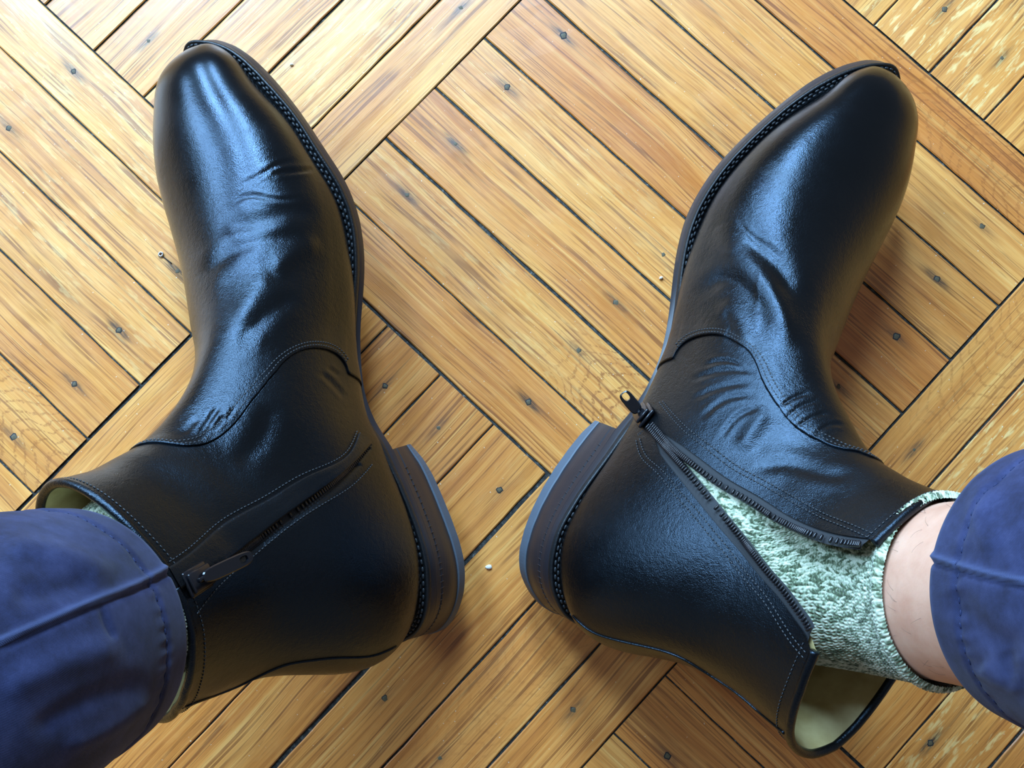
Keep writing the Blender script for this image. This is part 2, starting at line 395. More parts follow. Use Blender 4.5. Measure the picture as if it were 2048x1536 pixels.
# ================================================================= materials
def mat(name, col=(.5,.5,.5), rough=.5, metal=0, spec=.5, coat=0, coat_rough=.2, sheen=0, sss=0):
    m = bpy.data.materials.new(name); m.use_nodes = True
    b = m.node_tree.nodes['Principled BSDF']
    b.inputs['Base Color'].default_value = (*col, 1); b.inputs['Roughness'].default_value = rough
    b.inputs['Metallic'].default_value = metal; b.inputs['Specular IOR Level'].default_value = spec
    b.inputs['Coat Weight'].default_value = coat; b.inputs['Coat Roughness'].default_value = coat_rough
    b.inputs['Sheen Weight'].default_value = sheen
    if sss: b.inputs['Subsurface Weight'].default_value = sss; b.inputs['Subsurface Radius'].default_value = (.004,.0015,.0008)
    return m
class NT:
    def __init__(self, m): self.m = m; self.t = m.node_tree; self.b = self.t.nodes['Principled BSDF']
    def n(self, typ, **kw):
        nd = self.t.nodes.new(typ)
        for k, v in kw.items():
            if k.startswith('i_'): nd.inputs[int(k[2:]) if k[2:].isdigit() else k[2:]].default_value = v
            else: setattr(nd, k, v)
        return nd
    def l(self, a, b): self.t.links.new(a, b)
    def math(self, op, a, b=None, c=None, clamp=False):
        nd = self.n('ShaderNodeMath', operation=op, use_clamp=clamp)
        for k, v in enumerate((a,b,c)):
            if v is None: continue
            if isinstance(v, (int,float)): nd.inputs[k].default_value = v
            else: self.l(v, nd.inputs[k])
        return nd.outputs[0]
    def mapping(self, vec, scale=(1,1,1), loc=(0,0,0), rot=(0,0,0)):
        nd = self.n('ShaderNodeMapping'); nd.inputs['Scale'].default_value = scale; nd.inputs['Location'].default_value = loc; nd.inputs['Rotation'].default_value = rot
        self.l(vec, nd.inputs[0]); return nd.outputs[0]
    def noise(self, vec, scale, detail=3, rough=.5, dist=0, dim='3D', w=None):
        nd = self.n('ShaderNodeTexNoise', noise_dimensions=dim); nd.inputs['Scale'].default_value = scale; nd.inputs['Detail'].default_value = detail
        nd.inputs['Roughness'].default_value = rough; nd.inputs['Distortion'].default_value = dist
        self.l(vec, nd.inputs['Vector'])
        if w is not None: self.l(w, nd.inputs['W'])
        return nd.outputs[0]
    def ramp(self, fac, stops, interp='LINEAR'):
        nd = self.n('ShaderNodeValToRGB'); cr = nd.color_ramp; cr.interpolation = interp
        while len(cr.elements) < len(stops): cr.elements.new(.5)
        for e, (p, c) in zip(cr.elements, stops):
            e.position = p; e.color = (*c, 1) if not isinstance(c, (int,float)) else (c,c,c,1)
        self.l(fac, nd.inputs[0]); return nd.outputs[0]
    def mix(self, fac, a, b, mode='MIX'):
        nd = self.n('ShaderNodeMix', data_type='RGBA', blend_type=mode)
        for k, v in ((0,fac),(6,a),(7,b)):
            if isinstance(v, (int,float)): nd.inputs[k].default_value = v
            elif isinstance(v, tuple): nd.inputs[k].default_value = (*v,1)
            else: self.l(v, nd.inputs[k])
        return nd.outputs[2]
    def bump(self, h, strength=.3, dist=.001, normal=None):
        nd = self.n('ShaderNodeBump'); nd.inputs['Strength'].default_value = strength; nd.inputs['Distance'].default_value = dist
        self.l(h, nd.inputs['Height'])
        if normal is not None: self.l(normal, nd.inputs['Normal'])
        return nd.outputs[0]
    def obj(self): return self.n('ShaderNodeTexCoord').outputs['Object']

def make_leather(name='black_leather', base=.002, rough=(.18,.33)):
    m = mat(name, (base, base*1.05, base*1.2), .35, spec=.46); t = NT(m); t.b.inputs['Specular Tint'].default_value = (.58,.78,1.0,1); c = t.obj()
    big = t.noise(c, 26, 3, .55); grain = t.noise(c, 1700, 2, .6); mid = t.noise(c, 300, 3, .65)
    pol = t.n('ShaderNodeAttribute', attribute_name='polish').outputs['Fac']     # buffed toe
    rr = t.ramp(big, [(.35, rough[0]), (.68, rough[1])])
    rr = t.math('SUBTRACT', rr, t.math('MULTIPLY', pol, .05)); t.l(rr, t.b.inputs['Roughness'])
    h = t.math('ADD', t.math('MULTIPLY', grain, .55), t.math('MULTIPLY', mid, .75))
    h = t.math('MULTIPLY', h, t.math('SUBTRACT', 1.0, t.math('MULTIPLY', pol, .75)))
    t.l(t.bump(h, .5, .0006), t.b.inputs['Normal'])
    return m
LEATHER = make_leather()
LEATHER_SHAFT = make_leather('shaft_leather', .0018, (.22,.37))
GUARD = make_leather('zip_guard_leather', .003, (.24,.36))
EDGE = mat('blacked_sole_edge', (.017,.015,.019), .40, spec=.6)
_t = NT(EDGE); _h = _t.noise(_t.mapping(_t.obj(), (60,60,900)), 1, 3); _t.l(_t.bump(_h, .15, .0005), _t.b.inputs['Normal'])
WELTM = mat('welt_leather', (.008,.009,.010), .38)
_t = NT(WELTM); _t.l(_t.bump(_t.noise(_t.obj(), 900, 2), .3, .0006), _t.b.inputs['Normal'])
THREAD = mat('waxed_black_thread', (.03,.033,.036), .42)
RUBBER = mat('grey_rubber_lift', (.085,.105,.13), .55)
_t = NT(RUBBER); _t.l(_t.bump(_t.noise(_t.obj(), 1400, 2), .15, .0004), _t.b.inputs['Normal'])
LINING = mat('tan_lining', (.40,.30,.12), .6)
_t = NT(LINING); _c = _t.noise(_t.obj(), 90, 3); _t.l(_t.ramp(_c, [(.3,(.36,.26,.09)),(.7,(.52,.41,.18))]), _t.b.inputs['Base Color'])
TAPE = mat('zip_tape', (.010,.011,.013), .7, sheen=.2)
_t = NT(TAPE); _t.l(_t.bump(_t.noise(_t.obj(), 2500, 1), .4, .0004), _t.b.inputs['Normal'])
TEETH = mat('zip_teeth', (.012,.012,.014), .22)
METAL = mat('black_enamel_metal', (.006,.006,.008), .22, spec=.5)
# ================================================================= the parquet floor
def make_wood():
    m = mat('oak_strip', (.5,.28,.1), .34, spec=.5, coat=.35, coat_rough=.22); t = NT(m); c = t.obj()
    info = t.n('ShaderNodeObjectInfo').outputs['Random']
    w = t.math('MULTIPLY', info, 37.0)
    tone = t.n('ShaderNodeAttribute', attribute_type='OBJECT', attribute_name='tone').outputs['Fac']
    fig = t.n('ShaderNodeAttribute', attribute_type='OBJECT', attribute_name='figure').outputs['Fac']
    # slow colour drift along the strip
    slow = t.noise(t.mapping(c, (9,55,1)), 1, 3, .55, .3, '4D', w)
    base = t.ramp(slow, [(.25,(.59,.200,.035)),(.5,(.75,.300,.062)),(.75,(.86,.415,.105))])
    # growth rings: long streaks
    warp = t.noise(t.mapping(c, (7,14,1)), 1, 2, .5, 0, '4D', w)
    cv = t.n('ShaderNodeVectorMath', operation='ADD'); t.l(c, cv.inputs[0])
    cmb = t.n('ShaderNodeCombineXYZ'); t.l(t.math('MULTIPLY', t.math('SUBTRACT', warp, .5), .011), cmb.inputs[1]); t.l(cmb.outputs[0], cv.inputs[1])
    ring = t.noise(t.mapping(cv.outputs[0], (4,400,1)), 1, 5, .70, 0, '4D', w)
    dark = t.ramp(ring, [(.49,0.0),(.60,1.0)])
    base = t.mix(t.math('MULTIPLY', dark, .36), base, (.34,.085,.014))
    lite = t.ramp(ring, [(.33,1.0),(.46,0.0)])
    base = t.mix(t.math('MULTIPLY', lite, .55), base, (.93,.55,.17))
    # crisp early-wood lines, a hair wide, a few millimetres apart
    ln = t.noise(t.mapping(cv.outputs[0], (7,620,1)), 1, 2, .5, 0, '4D', t.math('ADD', w, 9.0))
    lm = t.ramp(t.noise(t.mapping(c, (26,90,1)), 1, 2, .5, 0, '4D', w), [(.36,0.0),(.55,1.0)])
    lines = t.math('MULTIPLY', t.ramp(ln, [(.545,0.0),(.595,1.0)]), lm)
    base = t.mix(t.math('MULTIPLY', lines, .66), base, (.20,.055,.012))
    # fine pores
    pore = t.noise(t.mapping(cv.outputs[0], (55,1900,1)), 1, 2, .6, 0, '4D', w)
    pd = t.ramp(pore, [(.56,0.0),(.70,1.0)])
    base = t.mix(t.math('MULTIPLY', pd, .45), base, (.20,.06,.012))
    # ray flecks of the quarter-sawn strips
    fl = t.noise(t.mapping(c, (70,340,1), rot=(0,0,.22)), 1, 3, .6, .4, '4D', w)
    ff = t.math('MULTIPLY', t.ramp(fl, [(.54,0.0),(.64,1.0)]), fig)
    base = t.mix(t.math('MULTIPLY', ff, .75), base, (.92,.64,.24))
    # arched figure of the plain-sawn strips
    arch = t.n('ShaderNodeAttribute', attribute_type='OBJECT', attribute_name='arch').outputs['Fac']
    sp = t.n('ShaderNodeSeparateXYZ'); t.l(c, sp.inputs[0])
    q = t.math('ADD', t.math('MULTIPLY', sp.outputs[0], 120.0), t.math('MULTIPLY', t.math('MULTIPLY', sp.outputs[1], sp.outputs[1]), -5200.0))
    q = t.math('ADD', q, t.math('MULTIPLY', t.noise(t.mapping(c, (22,60,1)), 1, 3, .6, 0, '4D', w), 4.2))
    sw = t.math('SINE', t.math('MULTIPLY', q, 6.283))
    am = t.math('MULTIPLY', t.ramp(sw, [(.55,0.0),(.9,1.0)]), t.ramp(t.noise(t.mapping(c, (500,900,1)), 1, 2), [(.40,0.1),(.58,1.0)]))
    am = t.math('MULTIPLY', am, t.ramp(t.math('ADD', t.math('MULTIPLY', sp.outputs[0], 6.0), .45), [(.35,0.0),(.6,1.0)]))
    base = t.mix(t.math('MULTIPLY', t.math('MULTIPLY', am, arch), .9), base, (.36,.12,.025))
    # pale dust and worn flecks in the varnish
    fk = t.noise(c, 520, 1, .5); base = t.mix(t.math('MULTIPLY', t.ramp(fk, [(.765,0.0),(.79,1.0)]), .6), base, (.9,.82,.62))
    base = t.mix(1.0, base, tone_rgb(t, tone), 'MULTIPLY')
    # rust stains round the nails
    sep = t.n('ShaderNodeSeparateXYZ'); t.l(c, sep.inputs[0])
    st = None
    for a in ('nail_a','nail_b'):
        at = t.n('ShaderNodeAttribute', attribute_type='OBJECT', attribute_name=a)
        s2 = t.n('ShaderNodeSeparateXYZ'); t.l(at.outputs['Vector'], s2.inputs[0])
        dx = t.math('MULTIPLY', t.math('SUBTRACT', sep.outputs[0], s2.outputs[0]), 115.0)
        dy = t.math('MULTIPLY', t.math('SUBTRACT', sep.outputs[1], s2.outputs[1]), 480.0)
        q = t.math('ADD', t.math('MULTIPLY', dx, dx), t.math('MULTIPLY', dy, dy))
        g = t.math('DIVIDE', 1.0, t.math('ADD', 1.0, t.math('MULTIPLY', q, q)))
        g = t.math('MULTIPLY', g, s2.outputs[2])
        st = g if st is None else t.math('MAXIMUM', st, g)
    nz = t.noise(t.mapping(c, (160,1200,1)), 1, 2)
    st = t.math('MULTIPLY', st, t.ramp(nz, [(.3,.35),(.6,1.0)]))
    base = t.mix(t.math('MULTIPLY', st, .95), base, (.045,.030,.022))
    # sides of the strip are black with dirt
    geo = t.n('ShaderNodeNewGeometry'); s3 = t.n('ShaderNodeSeparateXYZ'); t.l(geo.outputs['Normal'], s3.inputs[0])
    side = t.math('LESS_THAN', s3.outputs[2], .6)
    base = t.mix(side, base, (.02,.014,.010))
    t.l(base, t.b.inputs['Base Color'])
    rn = t.noise(t.mapping(c, (30,60,1)), 1, 3, .6, 0, '4D', w)
    t.l(t.ramp(rn, [(.3,.28),(.7,.44)]), t.b.inputs['Roughness'])
    h = t.math('ADD', t.math('MULTIPLY', pore, .6), t.math('MULTIPLY', ring, .8))
    t.l(t.bump(h, .25, .0004), t.b.inputs['Normal']); t.l(t.bump(t.noise(c, 120, 2), .12, .0006), t.b.inputs['Coat Normal'])
    return m
def tone_rgb(t, tone):
    return t.ramp(tone, [(0.0,(.74,.46,.28)),(.5,(1,.97,.92)),(1.0,(1.18,1.34,1.60))])
WOOD = make_wood()
GRIME = mat('gap_grime', (.018,.014,.010), .8)
_t = NT(GRIME); _t.l(_t.ramp(_t.noise(_t.obj(), 420, 4, .7), [(.45,(.012,.010,.007)),(.62,(.05,.048,.04)),(.72,(.20,.21,.19))]), _t.b.inputs['Base Color'])
NAILM = mat('nail_head', (.10,.075,.035), .6)
PITM = mat('nail_pit', (.012,.010,.009), .7)
STEEL = mat('bright_steel', (.55,.57,.6), .25, metal=1)

def uv_to_xy(u, v):
    c, s = math.cos(TH), math.sin(TH); return np.array([u*c-v*s, u*s+v*c])/1000
def xy_to_uv(p):
    c, s = math.cos(TH), math.sin(TH); return np.array([p[0]*c+p[1]*s, -p[0]*s+p[1]*c])*1000
floor = obj('floor', new_mesh(*box((0,0,-.0103), .9, .9, .009), False), GRIME); tag(floor, kind='structure')
# blocks of eight strips: (kind, u0, u1, v0, v1, inner joints); kind A = strips along u, B = along v
BL = [('A',-214.3,102.3,48.2,364.0,[84.3,124.4,165.5,206.2,247.0,288.2,329.4]),
      ('B',-530.5,-214.3,47.0,364.0,[-491,-451.5,-412,-371.8,-331.3,-289.4,-248.7]),
      ('B',-214.3,102.3,-268.5,47.6,[-178.5,-138.5,-98.1,-57.7,-17.6,24.8,65.6]),
      ('A',-530.5,-215.2,-268.5,47.0,[-232,-192.5,-152.4,-111.1,-70.3,-30.7,12.0]),
      ('B',102.8,419,48.2,364,[139.5,179.5,220.0,260.6,301,341,380]),
      ('A',102.3,419,-268.5,47.6,[-232,-191.5,-151,-110.5,-70,-29.5,11.8]),
      ('B',-214.3,102.3,364.2,680,[-177,-137,-97,-56,-14.4,26.7,66]),
      ('A',-530,-214.5,364.2,680,[404,444,484,523,562,601,641]),
      ('A',102.8,419,364.2,680,[404,444,484,523,562,601,641])]
for i in range(-2, 3):            # the pattern goes on beyond the frame
    for j in range(-2, 3):
        a0, b0 = -214.3+316.6*i, 47.9+316.4*j
        if any(abs(q[1]-a0) < 60 and abs(q[3]-b0) < 60 for q in BL): continue
        kd = 'A' if (i+j) % 2 == 0 else 'B'; st0 = b0 if kd == 'A' else a0
        BL.append((kd, a0+.2, a0+316.4, b0+.2, b0+316.2, [st0+37+40.5*k_ for k_ in range(7)]))
TONES = {}   # a few strips whose colour stands out, by (block, strip)
TONES.update({(0,0):.36,(0,1):.54,(0,2):.42,(0,3):.56,(0,4):.30,(0,5):.54,(0,6):.62,(0,7):.28,
              (1,4):.62,(1,5):.66,(1,6):.80,(1,7):.55,(3,7):.78,(3,6):.62,(3,5):.58,(3,4):.46,(3,3):.5,
              (2,4):.40,(2,2):.34,(2,3):.42,(2,5):.44,(2,6):.36,(2,7):.40,(4,0):.5,(4,1):.6,(4,2):.38,(4,3):.55,(5,7):.3,(5,6):.36,(6,4):.7,(6,3):.62,(6,5):.68,(6,2):.62})
FIGS = {(6,4):.9,(6,3):.8,(6,5):.8,(4,1):.9,(4,3):.8,(1,6):.35,(3,7):.4,(3,6):.3,(3,5):.35,(0,1):.25,(0,3):.2}
planks = []
for bi, (k, u0, u1, v0, v1, J) in enumerate(BL):
    e = [(v0 if k == 'A' else u0)] + J + [(v1 if k == 'A' else u1)]
    for si in range(8):
        a, b = e[si], e[si+1]
        l0, l1 = (u0, u1) if k == 'A' else (v0, v1)
        rg = random.Random(bi*31+si)
        g0, g1 = .35+.35*rg.random(), .35+.35*rg.random()
        if bi == 2 and si in (4,5): g0 = 1.5 if si == 5 else g0; g1 = 1.1 if si == 4 else g1
        if bi == 0 and si in (1,2,3,4): g1 += .45
        a2, b2, m0, m1 = a+g0, b-g1, l0+.3+.3*rg.random(), l1-.3-.3*rg.random()
        cu, cv = ((m0+m1)/2, (a2+b2)/2) if k == 'A' else ((a2+b2)/2, (m0+m1)/2)
        # view check: only strips that can be seen from about here
        xy = uv_to_xy(cu, cv)
        if abs(xy[0]) > .80 or abs(xy[1]) > .80: continue
        L, W = (m1-m0)/2000, (b2-a2)/2000
        # slightly uneven edges: four stations along the strip
        nst = 29; xs = np.linspace(-L, L, nst); V = []
        for q, x in enumerate(xs):
            ja, jb = rg.uniform(-.00022,.00022), rg.uniform(-.00022,.00022)
            if q in (0, nst-1): ja = jb = 0
            cr = rg.uniform(0,.00015)
            V += [(x,-W+ja,-.006),(x,-W+ja,-.0006),(x,-W+.0006+ja,-.00005),(x,0,cr),(x,W-.0006+jb,-.00005),(x,W+jb,-.0006),(x,W+jb,-.006)]
        F = [[int(i) for i in f] for f in grid_faces(nst, 7, False, True)]
        F += [list(range(0,7)), [ (nst-1)*7+i for i in range(6,-1,-1)]]
        F = [f[::-1] for f in F]
        o = bpy.data.objects.new('plank', new_mesh(V, F, False)); COL.objects.link(o); o.data.materials.append(WOOD); o.data.name = 'plank'
        o.parent = floor
        o.location = (xy[0], xy[1], rg.uniform(-.0002,.0001)); o.rotation_euler = (0,0, TH if k == 'A' else TH+math.pi/2)
        o['tone'] = float(TONES.get((bi,si), rg.uniform(.38,.62))); o['figure'] = float(FIGS.get((bi,si), .08))
        o['arch'] = float({(0,1):1.0,(3,3):.7,(4,0):.5,(0,7):.5,(2,6):.25}.get((bi,si), 0.0)); o['nail_a'] = (9.0,9.0,0.0); o['nail_b'] = (9.0,9.0,0.0)
        planks.append((o, k, a, b, l0, l1, (cu,cv)))
def nail_mesh(r=.0020, head=True):
    b = []
    a = np.linspace(0, 2*np.pi, 10, endpoint=False)
    j = np.array([1,.8,1.1,.9,1.05,.75,1,1.15,.85,1.0])
    ring = lambda r, z, dx=0: np.column_stack([r*j*np.cos(a)+dx, r*j*np.sin(a), np.full(10,z)])
    V = np.concatenate([ring(r,.00004), ring(r*.66,.00007), ring(r*.52,.00013,.0002), ring(r*.25,.00016,.0002)])
    F = np.concatenate([grid_faces(4,10,True)])
    F = [list(map(int,f)) for f in F] + [list(range(30,40))]
    me = new_mesh(V, F); me.materials.append(PITM); me.materials.append(NAILM)
    for i, p in enumerate(me.polygons): p.material_index = 0 if i < 10 else 1
    me.name = 'nail'; return me
NAIL = nail_mesh()
NAILS = [(297,82,.8),(147,143,1),(18,256,.7),(355,542,1),(238,660,1),(149,768,.8),(28,874,.6),(922,16,.9),(1127,71,1),(1014,174,.8),(911,288,1),(814,390,.9),
         (1327,509,.5),(1232,605,.8),(1157,701,.6),(1057,804,1),(770,772,.6),(877,856,.5),(999,980,.3),(1889,18,.6),(2004,116,.7),(1964,453,.5),(1874,558,1),(1793,673,.7),
         (1677,774,.8),(1828,900,.8),(770,1397,.4),(880,1517,.4),(1147,1420,.7),(1335,1512,.7),(1861,1486,1)]
for px, py, s in NAILS:
    p = unproj((px,py), 0.0)[:2]; uv = xy_to_uv(p)
    for o, k, a, b, l0, l1, _ in planks:
        w, l = (uv[1], uv[0]) if k == 'A' else (uv[0], uv[1])
        if a <= w <= b and l0 <= l <= l1:
            q = Matrix.Rotation(-o.rotation_euler.z, 2) @ Vector((p[0]-o.location.x, p[1]-o.location.y))
            n = bpy.data.objects.new('nail', NAIL); COL.objects.link(n); n.parent = o; n.location = (q.x, q.y, 0.0)
            n.rotation_euler.z = random.random()*6; sc = .85+.35*random.random(); n.scale = (sc,sc,1)
            key = 'nail_a' if o['nail_a'][2] == 0 else 'nail_b'
            o[key] = (float(q.x), float(q.y), float(s))
            break
def chip(px, r, seed, label):
    p = unproj(px, 0.0); rg = np.random.default_rng(seed)
    t_ = empty('paint_chip', (p[0], p[1], 0)); a_ = np.linspace(0, 2*np.pi, 8, endpoint=False)
    L_ = [np.column_stack([p[0]+r*s_*np.cos(a_)*rg.uniform(.7,1.2,8), p[1]+.7*r*s_*np.sin(a_)*rg.uniform(.7,1.2,8), np.full(8, z_)]) for s_, z_ in ((.85,.0001),(1,.0006),(.7,.0014),(.3,.0017))]
    V_ = np.concatenate(L_); F_ = [list(map(int,f_)) for f_ in grid_faces(4,8,True)]+[list(range(24,32))]
    obj('flake', new_mesh(V_, F_, False), CHIP, t_); tag(t_, label, 'chip')
CHIP = mat('white_paint', (.85,.83,.76), .5)
chip((978,1134), .0020, 1, 'white paint chip lying on the strip between the two heels')
chip((583,130), .0011, 2, 'small white paint chip beside the toe of the closed boot')
chip((1322,556), .0013, 3, 'small white paint chip beside the inner sole of the open boot')
# the little steel eyelet lying in a crack beside the boot, and the crumbs
ep = unproj((322,509), .0005)
a = np.linspace(0, 2*np.pi, 24, endpoint=False)
eye = empty('steel_eyelet', (ep[0],ep[1],0))
obj('ring', new_mesh(*tube(np.column_stack([ep[0]+.0011*np.cos(a), ep[1]+.0011*np.sin(a), np.full(24,.0009)]), .00055, None, 8, True)), STEEL, eye)
obj('shank', new_mesh(*tube(np.column_stack([np.linspace(ep[0]+.0012,ep[0]+.0062,6), np.linspace(ep[1]-.0012,ep[1]-.0052,6), np.full(6,.0006)]), .0003, None, 6)), PITM, eye)
tag(eye, 'tiny bright steel eyelet lying in the strip beside the left boot', 'eyelet')
# ================================================================= boots
class Surf:
    """dense world grid of an upper (ns x nt, closed in v) that can be read anywhere"""
    def __init__(self, P):
        self.P = P; self.ns, self.nt = P.shape[:2]; self.normals()
    def normals(self):
        P = self.P
        ds = np.gradient(P, axis=0); dv = np.roll(P,-1,1)-np.roll(P,1,1)
        N = nrm(np.cross(dv, ds)); c = P.mean(1, keepdims=True)
        if ((P-c)*N).sum() < 0: N = -N
        self.N = N; self.px = proj(P); self.face = (N*(CAM-P)).sum(-1) > 0.0
        self.circ = np.linalg.norm(np.roll(P,-1,1)-P, axis=-1)*self.nt      # metres per unit v
    def _at(self, A, s, v):
        s = np.clip(np.asarray(s, float), 0, 1)*(self.ns-1); v = (np.asarray(v, float) % 1)*self.nt
        i = np.minimum(s.astype(int), self.ns-2); j = v.astype(int) % self.nt; j2 = (j+1) % self.nt
        a, b = s-i, v-np.floor(v)
        if A.ndim == 3: a, b = a[...,None], b[...,None]
        return (A[i,j]*(1-a)+A[i+1,j]*a)*(1-b) + (A[i,j2]*(1-a)+A[i+1,j2]*a)*b
    def at(self, s, v, h=0.0):
        n = nrm(self._at(self.N, s, v)); return self._at(self.P, s, v) + n*np.asarray(h)[...,None]
    def nat(self, s, v): return nrm(self._at(self.N, s, v))
    def find(self, pts):
        """(s, v) of the surface seen at each pixel"""
        out = []
        I, J = np.nonzero(self.face); Q = self.px[I,J]; Z = self.P[I,J,2]
        for p in np.asarray(pts, float):
            d = np.linalg.norm(Q-p, axis=1); m = d.min(); k = np.nonzero(d < m+2.5)[0]; k = k[(Z[k]-d[k]*.0004).argmax()]
            s, v = I[k]/(self.ns-1), J[k]/self.nt
            for _ in range(3):
                e = 1e-3
                a = proj(self.at(np.array([s,min(s+e,1),s]), np.array([v,v,v+e])))
                Jm = np.stack([(a[1]-a[0])/max(min(s+e,1)-s,1e-6), (a[2]-a[0])/e], 1)
                if abs(np.linalg.det(Jm)) < 1e3: break
                dl = np.linalg.solve(Jm, p-a[0])
                s = float(np.clip(s+np.clip(dl[0],-.01,.01),0,1)); v = float(v+np.clip(dl[1],-.02,.02))
            out.append((s, v % 1))
        return np.array(out)
    def stroke(self, line, width, depth, taper=True, side_lip=0.0, closed=False):
        """dent (depth>0) or raise a soft line read in pixels; width in px, depth in mm"""
        L = resample(line, 120)
        lo, hi = L.min(0)-4*width, L.max(0)+4*width
        m = self.face & (self.px > lo).all(-1) & (self.px < hi).all(-1)
        q = self.px[m]
        c, d, t, end = closest(L, q)
        w = np.exp(-(d/width)**2)
        if side_lip: w = w - side_lip*np.exp(-((d-2*width)/width)**2)
        if taper: w = w*np.clip(np.minimum(t, 1-t)*5, 0, 1)
        w = w*np.clip(((self.N[m]*nrm(CAM-self.P[m])).sum(-1)-.05)*4, 0, 1)
        self.P[m] -= self.N[m]*(w*depth/1000)[:,None]
def ring_solid(loops):
    n = len(loops[0]); V = np.concatenate(loops)
    return V, grid_faces(len(loops), n, True)
def capped(loops, bottom=True, top=True):
    n = len(loops[0]); V = np.concatenate(loops)
    F = [list(map(int, f)) for f in grid_faces(len(loops), n, True)]
    if bottom: F.append(list(range(n))[::-1])
    if top: F.append([(len(loops)-1)*n+i for i in range(n)])
    return V, F
def stitch_row(bag, S, s, v, spacing, length, r, h, lift):
    """stitches along a line of (s, v) parameters"""
    P = S.at(s, v, np.full(len(s), lift)); L = np.concatenate([[0], np.cumsum(np.linalg.norm(np.diff(P,axis=0),axis=1))])
    k = max(2, int(L[-1]/spacing)); t0 = np.linspace(0, L[-1]-length, k); t1 = t0+length
    f = lambda t: (np.interp(t,L,s), np.interp(t,L,v))
    A = S.at(*f(t0), np.full(k,lift)); B = S.at(*f(t1), np.full(k,lift)); N = S.nat(*f(t0))
    capsules(bag, A, B, N, r, h)
def rounded_plate(c, X, Y, Z, hx, hy, hz, hole=None, n=24):
    """flat rounded plate with an oblong hole (hole = (cx, hx, hy) along X)"""
    a = np.linspace(0, 2*np.pi, n, endpoint=False)
    se = lambda hx, hy, p: np.stack([np.sign(np.cos(a))*np.abs(np.cos(a))**p*hx, np.sign(np.sin(a))*np.abs(np.sin(a))**p*hy], 1)
    o = se(hx, hy, .55); o1 = se(hx-hz*.6, hy-hz*.6, .55)
    place = lambda q, z: np.asarray(c) + q[:,:1]*X + q[:,1:]*Y + z*Z
    if hole is None:
        return capped([place(o1,-hz), place(o,-hz*.4), place(o,hz*.4), place(o1,hz)])
    h = se(hole[1], hole[2], .7) + np.array([hole[0],0])
    loops = [place(h,-hz), place(o1,-hz), place(o,-hz*.4), place(o,hz*.4), place(o1,hz), place(h,hz), place(h,-hz)]
    V, F = ring_solid(loops); return V, [list(map(int,f)) for f in F]
def zip_slider(parent, c, t, n, tab_dir, tab_lift, tab_len=.0135, tab_n=None, k=1.2):
    """slider body on the zip with its hanging pull tab; t along the zip, n out of the leather"""
    t, n = nrm(t), nrm(n); n = nrm(n-t*(n@t)); y = np.cross(n, t)
    b = Bag()
    for V, F in (box(c+n*.0003, .0058*k,.0046*k,.0009, t, y, n, .6), box(c+n*.0026, .0054*k,.0036*k,.0008, t, y, n, .6),
                 box(c+n*.0015+t*.0022, .0015,.0012,.0012, t, y, n, .3), box(c+n*.0042, .0030,.0009,.0005, t, y, n, .6),
                 box(c+n*.0037+t*.0026, .0006,.0009,.0009, t, y, n, .3), box(c+n*.0037-t*.0026, .0006,.0009,.0009, t, y, n, .3)): b.add(V, F)
    sl = obj('slider', b.mesh(False), METAL, parent)
    d = nrm(tab_dir); n0 = n; n = n if tab_n is None else tab_n; yy = nrm(np.cross(n, d)); zz = np.cross(d, yy)
    cc = c+n0*.0042+d*(tab_len*.5-.0012)+n0*tab_lift
    V, F = rounded_plate(cc, d, yy, zz, tab_len*.5, .0031, .0008, (tab_len*.30, .0023, .0015))
    tab = obj('pull_tab', new_mesh(V, F, False), METAL, sl)
    V, F = box(cc+zz*.0008-d*tab_len*.06, tab_len*.2, .0015, .0003, d, yy, zz, .5)
    return sl
def monotone(sv, order=0):
    """sort a traced (s,v) line by one parameter and drop repeats"""
    k = np.argsort(sv[:,order]); a = sv[k]; keep = [0]
    for i in range(1, len(a)):
        if a[i,order]-a[keep[-1],order] > 2e-3: keep.append(i)
    return a[keep]
